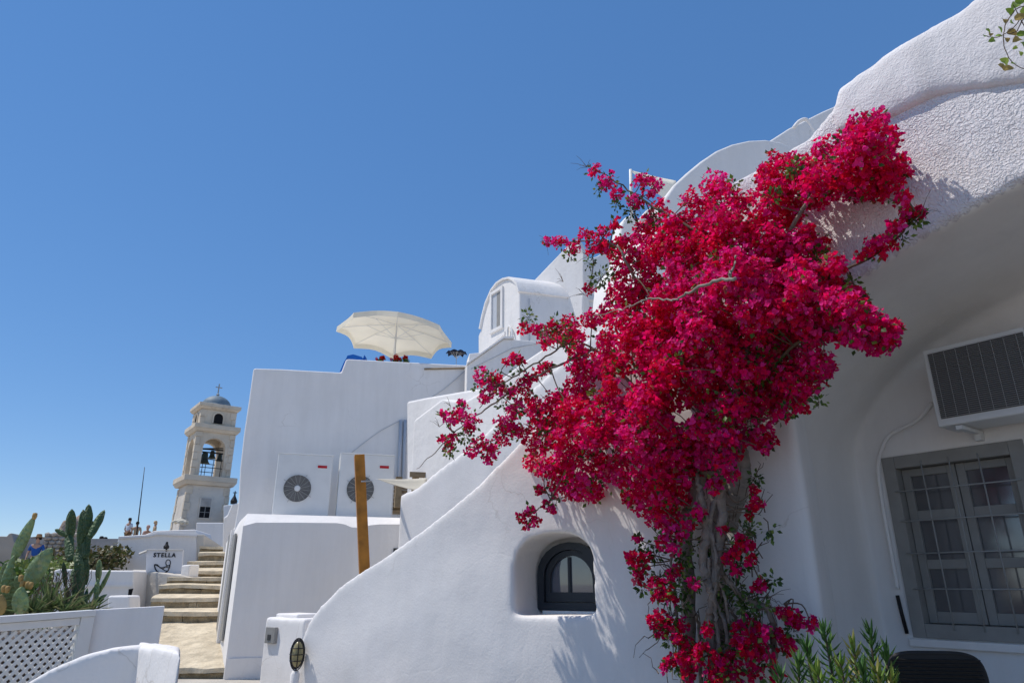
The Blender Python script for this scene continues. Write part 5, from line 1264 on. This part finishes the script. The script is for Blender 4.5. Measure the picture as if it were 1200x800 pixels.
trunks = [([(395, 900, .30), (385, 700, .30), (372, 600, .34), (382, 500, .38), (352, 400, .40), (365, 300, .42), (352, 200, .42), (340, 130, .42), (330, 40, .4)], (.05, .045, .038, .036, .044, .045, .036, .03, .025)),
    ([(600, 900, .12), (592, 760, .14), (590, 640, .18), (572, 560, .22), (500, 520, .28), (432, 450, .34), (392, 380, .38), (380, 250, .42), (415, 130, .42), (418, 0, .42)], (.036, .034, .03, .028, .026, .026, .024, .024, .03, .028)),
    ([(290, 900, .30), (285, 800, .30), (270, 600, .32), (250, 420, .34), (262, 320, .36), (312, 235, .38), (345, 160, .4)], (.018, .016, .015, .014, .014, .016, .018)),
    ([(350, 900, .2), (340, 720, .24), (282, 680, .28), (240, 610, .3), (262, 560, .3)], (.02, .017, .014, .011, .008)),
    ([(440, 900, .3), (436, 660, .3), (410, 560, .34), (378, 470, .38), (372, 380, .42)], (.022, .02, .018, .016, .014)),
    ([(405, 900, .34), (402, 640, .34), (392, 520, .38), (400, 420, .4), (385, 300, .42)], (.02, .018, .018, .016, .014)),
    ([(425, 700, .3), (448, 620, .3), (420, 500, .36), (402, 400, .4), (396, 330, .4)], (.016, .014, .014, .014, .012)),
    ([(350, 900, .1), (345, 640, .14), (325, 560, .2), (300, 500, .25), (270, 440, .3)], (.018, .016, .014, .012, .01)),
    ([(520, 900, .1), (500, 700, .16), (470, 600, .22), (440, 540, .3)], (.022, .02, .016, .012)),
    ([(390, 180, .40), (402, 90, .42), (420, 20, .42), (425, -60, .42)], (.02, .018, .018, .018)),
    ([(560, 490, .25), (590, 520, .24), (625, 535, .22)], (.005, .003, .002))]
for L_, rad in trunks:
    P0 = [P2(*a) for a in L_]
    if L_[0][1] >= 900: P0 = [Vector((P0[0].x, P0[0].y, 0))] + P0; rad = (rad[0]*1.15,) + tuple(rad)
    b = MB(); sp2 = smoothpath(P0, 7, .007); b.tube(sp2, [v*.62 for v in rad], 9)
    o = b.build('trunk', M['bark'], bv, smooth=True)
# old gnarled stem (broad, pale)
b = MB(); sp2 = smoothpath([P2(452, 290, .06), P2(440, 230, .10), P2(452, 170, .13), P2(472, 110, .14), P2(470, 40, .14), P2(455, -40, .15)], 10, .004); b.tube(sp2, (.03, .075, .085, .08, .07, .05), 16); b.build('old_stem', M['palebark'], bv, smooth=True)
b = MB(); sp2 = smoothpath([P2(300, 900, .1), P2(305, 500, .1), P2(290, 350, .12), P2(300, 260, .13), P2(330, 160, .15), P2(360, 60, .2)], 10, .005); b.tube(sp2, (.04, .045, .05, .05, .045, .03), 14); b.build('old_stem', M['palebark'], bv, smooth=True)
b = MB(); sp2 = smoothpath([P2(420, 900, .06), P2(415, 600, .08), P2(400, 450, .1), P2(390, 330, .12), P2(400, 200, .14)], 10, .005); b.tube(sp2, (.05, .055, .05, .05, .04), 14); b.build('old_stem', M['bark'], bv, smooth=True)

br_nodes = [p for L_, rad, nm in branch_defs if L_[0][2] < .8 for p in smoothpath(wp(L_), 5)] + [p for L_, rad in trunks for p in smoothpath([P2(*a) for a in L_], 4)]
brn = np.array([list(p) for p in br_nodes])
sunv = SUN_DIR
def add_leaf(p, d_, s_, col):
    a = d_.normalized(); bb = a.cross(Vector(np.random.normal(size=3))).normalized(); c = a.cross(bb)
    m1 = p + a*s_*.45
    lf.add([p, m1+bb*s_*.33+c*s_*.06, p+a*s_, m1-bb*s_*.33+c*s_*.06, m1-c*s_*.02], [(0, 1, 4), (1, 2, 4), (2, 3, 4), (3, 0, 4)], col)
BLEAF = [(.05, .11, .02), (.08, .15, .025), (.12, .20, .03), (.04, .08, .02), (.2, .26, .05)]
camp = Vector((0, 0, CAMZ))
for (x, y, rpx, off, nf, leafy) in clumps:
    c = wallpt(x, y, off); dist = (c-camp).length*.95; rm_ = rpx/800*dist
    tone = noise.noise(c*2.2); 
    for _ in range(nf):
        d_ = Vector(np.random.normal(size=3)).normalized(); rr = random.random()**.45*(1.0 if random.random() > .05 else random.uniform(1.0, 1.35))
        e = Vector((d_.x, d_.y*1.0, d_.z*.95))*rm_*rr
        p = c + e
        dv = (d_ + sunv*.35 + n0*.3 + Vector(np.random.normal(size=3))*.45).normalized()
        base = random.choice(PAL); k_ = random.uniform(.72, 1.08)
        if random.random() < .03: base = random.choice([(.55, .22, .16), (.70, .12, .20), (.45, .16, .10)])
        if tone > .1 and random.random() < .5: base = PAL[4] if random.random() < .6 else PAL[1]
        if tone < -.15 and random.random() < .5: base = PAL[3] if random.random() < .5 else PAL[6]
        fl_pos.append(p); fl_dir.append(dv); fl_size.append(random.uniform(.021, .032)*(1.0 if random.random() > .06 else .6)); fl_col.append(tuple(v*k_ for v in base))
    nl = int(nf*leafy*1.0)+3
    for _ in range(nl):
        d_ = Vector(np.random.normal(size=3)).normalized(); p = c + d_*rm_*random.uniform(.3, 1.12)
        add_leaf(p, d_ + Vector((0, 0, .1)), random.uniform(.022, .045), random.choice(BLEAF))
    # twig to the nearest branch
    dd = np.linalg.norm(brn - np.array(c), axis=1); j = int(dd.argmin())
    if dd[j] > .03:
        q_ = Vector(brn[j]); m1 = (c+q_)/2 + Vector(np.random.normal(size=3))*.03
        tw_.tube(smoothpath([q_, m1, c], 4), [.005, .003], 4, cap=False)
    for _ in range(2 if rpx < 14 else 1):
        d_ = (Vector(np.random.normal(size=3))+n0*.6).normalized(); tw_.tube([c, c+d_*rm_*.7, c+d_*rm_*1.15+Vector((0, 0, .01))], [.0025, .0012], 3, cap=False)
# bare tips
for (x, y, off) in ((688, 196, .5), (640, 283, .5), (684, 345, .4), (660, 330, .4), (700, 330, .4), (528, 476, .45), (515, 500, .45), (1080, 248, .25), (690, 300, .4), (850, 700, .3), (900, 700, .25)):
    c = wallpt(x, y, off)
    for _ in range(5):
        d_ = (Vector(np.random.normal(size=3))*.8 + Vector((-.5 if x < 900 else .5, 0, .3))).normalized(); l = random.uniform(.05, .14)
        tw_.tube([c, c+d_*l*.6+Vector((0, 0, .01)), c+d_*l], [.002, .001], 3, cap=False)
for _ in range(20):
    x, y = rg.uniform(780, 905), rg.uniform(600, 800); c = wallpt(x, y, rg.uniform(.2, .42))
    for _k in range(26):
        d_ = Vector(np.random.normal(size=3)).normalized(); add_leaf(c + d_*.06*random.random()**.5, d_+Vector((0, 0, -.3)), random.uniform(.022, .042), random.choice(BLEAF))
# green leaf patches
for (x, y, r_, off, n_) in ((700, 222, 7, .5, 24), (722, 240, 7, .5, 24), (668, 300, 7, .5, 24), (690, 308, 8, .5, 30), (640, 392, 9, .45, 30), (660, 384, 9, .45, 30), (606, 432, 7, .5, 20), (560, 452, 7, .5, 20), (548, 512, 7, .45, 24), (608, 480, 7, .42, 20), (638, 500, 9, .42, 24), (668, 560, 8, .35, 20), (700, 566, 8, .35, 20), (770, 560, 8, .5, 24), (840, 300, 8, .75, 20), (960, 470, 8, .35, 24), (924, 480, 8, .35, 24), (1000, 330, 8, .35, 24), (860, 215, 8, .5, 20), (905, 230, 10, .5, 30), (790, 420, 10, .75, 26), (720, 430, 10, .6, 26), (755, 500, 10, .65, 26), (850, 480, 12, .6, 30), (932, 198, 10, .5, 55), (860, 300, 8, .6, 25), (705, 325, 14, .5, 90), (740, 250, 10, .45, 50), (775, 258, 12, .4, 60), (575, 440, 7, .55, 25), (588, 472, 8, .45, 24), (528, 528, 8, .45, 40), (543, 510, 8, .4, 30), (618, 372, 10, .4, 40), (650, 378, 10, .42, 40), (664, 402, 9, .45, 40), (590, 500, 8, .3, 20), (652, 590, 6, .3, 10), (958, 302, 16, .3, 90), (1072, 258, 9, .25, 50), (1058, 280, 7, .25, 20), (885, 560, 7, .25, 40), (880, 620, 8, .3, 40), (870, 660, 9, .3, 50), (905, 680, 8, .25, 30), (862, 690, 12, .3, 70), (880, 712, 14, .25, 90), (768, 650, 9, .35, 50), (756, 640, 7, .35, 25), (772, 675, 8, .35, 40), (792, 690, 8, .4, 40), (752, 690, 6, .35, 20), (800, 710, 8, .35, 40), (784, 748, 7, .3, 25), (840, 710, 9, .3, 40), (875, 745, 14, .25, 80), (850, 750, 14, .25, 70), (930, 740, 8, .18, 40), (800, 655, 7, .4, 30), (830, 640, 8, .35, 40), (810, 420, 12, .6, 30), (900, 430, 20, .4, 120), (870, 470, 20, .4, 120), (700, 470, 14, .5, 50), (640, 510, 8, .4, 25), (820, 330, 10, .8, 20), (880, 500, 12, .3, 60), (930, 440, 12, .25, 60), (905, 400, 16, .35, 80)):
    c = wallpt(x, y, off); rm_ = r_/800*(c-camp).length*.95; tone = random.random()
    for _ in range(n_):
        d_ = Vector(np.random.normal(size=3)).normalized(); col = random.choice(BLEAF if y < 560 or x > 1000 else BLEAF[:4]); add_leaf(c + d_*rm_*random.random()**.5, d_+Vector((0, 0, -.2)), random.uniform(.022, .042), col)
    for _ in range(max(2, n_//12)):
        d_ = Vector(np.random.normal(size=3)).normalized(); tw_.tube([c, c+d_*rm_*1.0], [.0025, .0012], 3, cap=False)
# fine roots and twigs at the foot
for _ in range(140):
    x, y = random.uniform(770, 900), random.uniform(570, 800); p = wallpt(x, y, random.uniform(.08, .35)); pts = [p]; d_ = Vector((random.uniform(-.5, .5), random.uniform(-.3, .3), random.choice((-1, 1))*random.uniform(.4, 1)))
    for k in range(4): pts.append(pts[-1] + (d_+Vector(np.random.normal(size=3))*.5)*.05)
    tw_.tube(pts, [.004, .0015], 4, cap=False)
tag(lf.build('foliage', M['leaf'], bv, fixn=False), kind='stuff')
tag(tw_.build('twigs', M['twig'], bv, fixn=False), kind='stuff')
N = len(fl_pos)
pos = np.array([list(p) for p in fl_pos])
toward = pos - np.array([0, 0, CAMZ]); dist = np.linalg.norm(toward, axis=1)
# nearest, exposed flowers become parts of their own
scr = {}
def proj(p):
    r = Vector(p)-camp; zc2 = r.y*CP + r.z*SP; return 600+FPX*r.x/zc2, 400-FPX*(-r.y*SP+r.z*CP)/zc2
for i in range(N):
    a, c = proj(pos[i]); k = (int(a//19), int(c//19))
    if k not in scr or dist[i] < dist[scr[k]]: scr[k] = i
cand = sorted(scr.values(), key=lambda i: dist[i])[:290]; singles = set(cand)
fmesh = []
for gi in range(4):
    for ci in range(6):
        me = bpy.data.meshes.new('flower'); me.from_pydata(GEO[gi].tolist(), [], FACES)
        ca = me.color_attributes.new('tint', 'FLOAT_COLOR', 'POINT'); ca.data.foreach_set('color', np.array([(*PAL[ci], 1)]*21, dtype=np.float32).ravel())
        me.materials.append(M['tag']); fmesh.append(me)
V = np.zeros((N*21+N*4, 3), np.float32); C_arr = np.ones((N*21+N*4, 4), np.float32); Fl = []; vi = 0
FAC = np.array(FACES); allf = []
for i in range(N):
    q_ = fl_dir[i].to_track_quat('Z', 'Y') @ Matrix.Rotation(random.random()*6.28, 3, 'Z').to_quaternion()
    if i in singles:
        o = bpy.data.objects.new('flower', random.choice(fmesh)); COL.objects.link(o); o.parent = bv
        o.matrix_local = Matrix.LocRotScale(fl_pos[i]-bv.location, q_, Vector((1, 1, 1))*fl_size[i]*1.15); continue
    Rm = np.array(q_.to_matrix())
    g_ = GEO[random.randrange(4)]*np.random.uniform(.88, 1.12, (21, 1)); v = (g_ @ Rm.T)*fl_size[i] + pos[i]
    V[vi:vi+21] = v; C_arr[vi:vi+21, :3] = fl_col[i]; C_arr[vi+3:vi+21:7, :3] *= .8; allf.append(FAC+vi); vi += 21
    if random.random() < .22:   # tiny cream true flower
        c0_ = pos[i] + np.array(fl_dir[i])*fl_size[i]*.55; e1 = Rm[:, 0]*.0035; e2 = Rm[:, 1]*.0035
        V[vi:vi+4] = [c0_-e1, c0_-e2, c0_+e1, c0_+e2]; C_arr[vi:vi+4, :3] = (.8, .72, .5)
        allf.append(np.array([[vi, vi+1, vi+2], [vi, vi+2, vi+3]])); vi += 4
V = V[:vi]; C_arr = C_arr[:vi]; allf = np.concatenate(allf)
me = bpy.data.meshes.new('flower_mass'); me.vertices.add(vi); me.vertices.foreach_set('co', V.ravel()); nf_ = len(allf)
me.loops.add(nf_*3); me.loops.foreach_set('vertex_index', allf.astype(np.int32).ravel()); me.polygons.add(nf_); me.polygons.foreach_set('loop_start', np.arange(0, nf_*3, 3, dtype=np.int32)); me.update(calc_edges=True)
ca = me.color_attributes.new('tint', 'FLOAT_COLOR', 'POINT'); ca.data.foreach_set('color', C_arr.ravel())
tag(link('flower_mass', me, M['tag'], bv), kind='stuff')
print('flowers', N, 'tris', nf_)

# ------------------------------------------------------------------ plants bottom right
def needle_plant(px, py, Y, label, h, seed, tone):
    rs = random.Random(seed); tip = at(px, py+12, Y); base = Vector((tip.x+rs.uniform(-.09, .09), tip.y+rs.uniform(-.03, .06), .42))
    u = thing('succulent_shrub', base, label, 'plant', 'needle leaved green plants in the pots at lower right')
    st_ = MB(); lb = MB()
    path = smoothpath([base, base.lerp(tip, .5)+Vector((rs.uniform(-.03, .03), 0, 0)), tip], 8); st_.tube(path, [.008, .004], 5)
    n_ = int((tip-base).length/.0052)
    for i in range(n_):
        s_ = (i+rs.random())/n_; 
        k = min(len(path)-2, int(s_*(len(path)-1))); p = path[k].lerp(path[k+1], s_*(len(path)-1)-k)
        if s_ < .15: continue
        a = i*2.4+rs.uniform(-.5, .5); el = .15+rs.uniform(-.25, .3)+1.0*s_**4; d_ = Vector((math.cos(a)*math.cos(el), math.sin(a)*math.cos(el), math.sin(el)))
        l = .088*(1.15-.55*s_)*rs.uniform(.8, 1.15); sd = d_.cross(Vector((0, 0, 1))).normalized()*.0062; up_ = sd.cross(d_).normalized()*.004
        m1 = p + d_*l*.5; tp_ = p + d_*l + Vector((0, 0, .012)); col = tone[rs.randrange(len(tone))]
        lb.add([p-sd*.5, p+sd*.5, m1-sd, m1+up_, m1+sd, m1-up_, tp_], [(0, 3, 2), (0, 1, 3), (1, 4, 3), (2, 3, 6), (3, 4, 6), (4, 5, 6), (5, 2, 6), (0, 2, 5), (1, 5, 4)], col)
    st_.build('stem', M['twig'], u); tag(lb.build('leaves', M['leaf'], u, fixn=False), kind='stuff')
G1 = [(.07, .17, .04), (.10, .22, .05), (.05, .12, .03), (.14, .24, .05)]; G2 = [(.20, .32, .04), (.14, .26, .04), (.26, .34, .06), (.30, .28, .07)]
for i, (x, y, Y, tone, lab) in enumerate([(966, 727, 2.9, G1, 'tallest left needle leaved sprig below the arch'), (1020, 728, 3.0, G1, 'dark needle leaved sprig with the widest crown next to the chair'), (1000, 744, 2.8, G2, 'yellow green sprig between the two tall dark ones'), (936, 761, 2.9, G1, 'short dark sprig nearest the bougainvillea foot'), (1038, 750, 3.05, G1, 'small dark sprig touching the chair back'), (958, 775, 2.7, G2, 'yellow green low sprig in the left pot'), (985, 765, 2.75, G2, 'bright low sprig in the middle of the pots'), (1045, 785, 2.8, G2, 'low yellow green sprig in front of the chair'), (915, 778, 2.85, G1, 'lowest dark sprig at left end of the pots'), (1012, 772, 2.75, G1, 'low dark sprig in front of the widest one'), (945, 745, 3.0, G1, 'thin dark sprig behind the tallest left one'), (1028, 775, 2.72, G2, 'low bright sprig at right of the pots')]):
    needle_plant(x, y, Y, lab, .5, i, tone)
pt = at(975, 800, 2.85)
pot = thing('planter_box', (pt.x, pt.y, 0), 'long clay planter holding the needle leaved plants', 'planter')
b = MB(); b.box((pt.x+.03, pt.y, .23), (.66, .26, .46)); b.build('trough', M['terracotta'], pot, bevel=.02)
b = MB(); b.box((pt.x+.03, pt.y, .463), (.60, .20, .02)); b.build('soil', M['soil'], pot)

# vine at the upper right
vn = thing('hanging_vine', at(1205, 10, 2.5), 'light green vine sprig hanging in at the upper right corner', 'vine')
vstems = [[(1230, 20), (1205, 8), (1190, 12), (1178, 30), (1176, 50), (1182, 68), (1196, 80), (1215, 84)], [(1205, -10), (1196, 20), (1186, 34), (1168, 44), (1154, 42)], [(1200, 20), (1192, 36), (1180, 40)], [(1215, 40), (1200, 30), (1192, 14), (1186, 4)]]
vl = [(1154, 42, 5), (1158, 36, 5), (1163, 47, 6), (1161, 40, 5), (1172, 34, 6), (1178, 24, 7), (1184, 14, 8), (1190, 6, 9), (1196, 20, 9), (1186, 38, 8), (1192, 46, 8), (1180, 46, 6), (1178, 72, 8), (1174, 78, 7), (1181, 80, 7), (1188, 74, 5), (1196, 62, 6), (1198, 40, 8), (1200, 52, 8), (1186, 26, 7), (1170, 42, 5), (1195, 2, 8), (1203, 12, 9), (1190, 56, 4)]
b = MB()
for L_ in vstems: b.tube(smoothpath([at(x, y, 2.5) for x, y in L_], 5, .002), [.003, .0015], 5)
b.build('stem', M['twig'], vn)
for x, y, r_ in vl:
    c = at(x, y, 2.5+random.uniform(-.06, .06)); a = Vector((random.uniform(-1, 1), random.uniform(-.5, .2), random.uniform(-1, .3))).normalized(); bb = a.cross(Vector((random.uniform(-.3, .3), -1, random.uniform(-.5, .5)))).normalized(); nrm = a.cross(bb); s_ = r_/800*2.6
    col = random.choice([(.24, .36, .04), (.32, .42, .06), (.18, .28, .03), (.36, .26, .07)])
    pts = []
    for k in range(10):
        t = 2*math.pi*k/10; rr = s_*(1.15 if k == 0 else .9+.12*math.cos(3*t)); pts.append(c + a*rr*math.cos(t) + bb*rr*.75*math.sin(t) + nrm*s_*.18*math.cos(2*t))
    m_ = MB(); m_.add([c - nrm*s_*.06] + pts, [(0, 1+k, 1+(k+1) % 10) for k in range(10)], col); m_.build('leaf', M['leaf'], vn, fixn=False)

for o in bpy.data.objects:
    if o.type == 'MESH' and not o.name.startswith('cutter') and len(o.data.materials) == 0: print('no material', o.name)
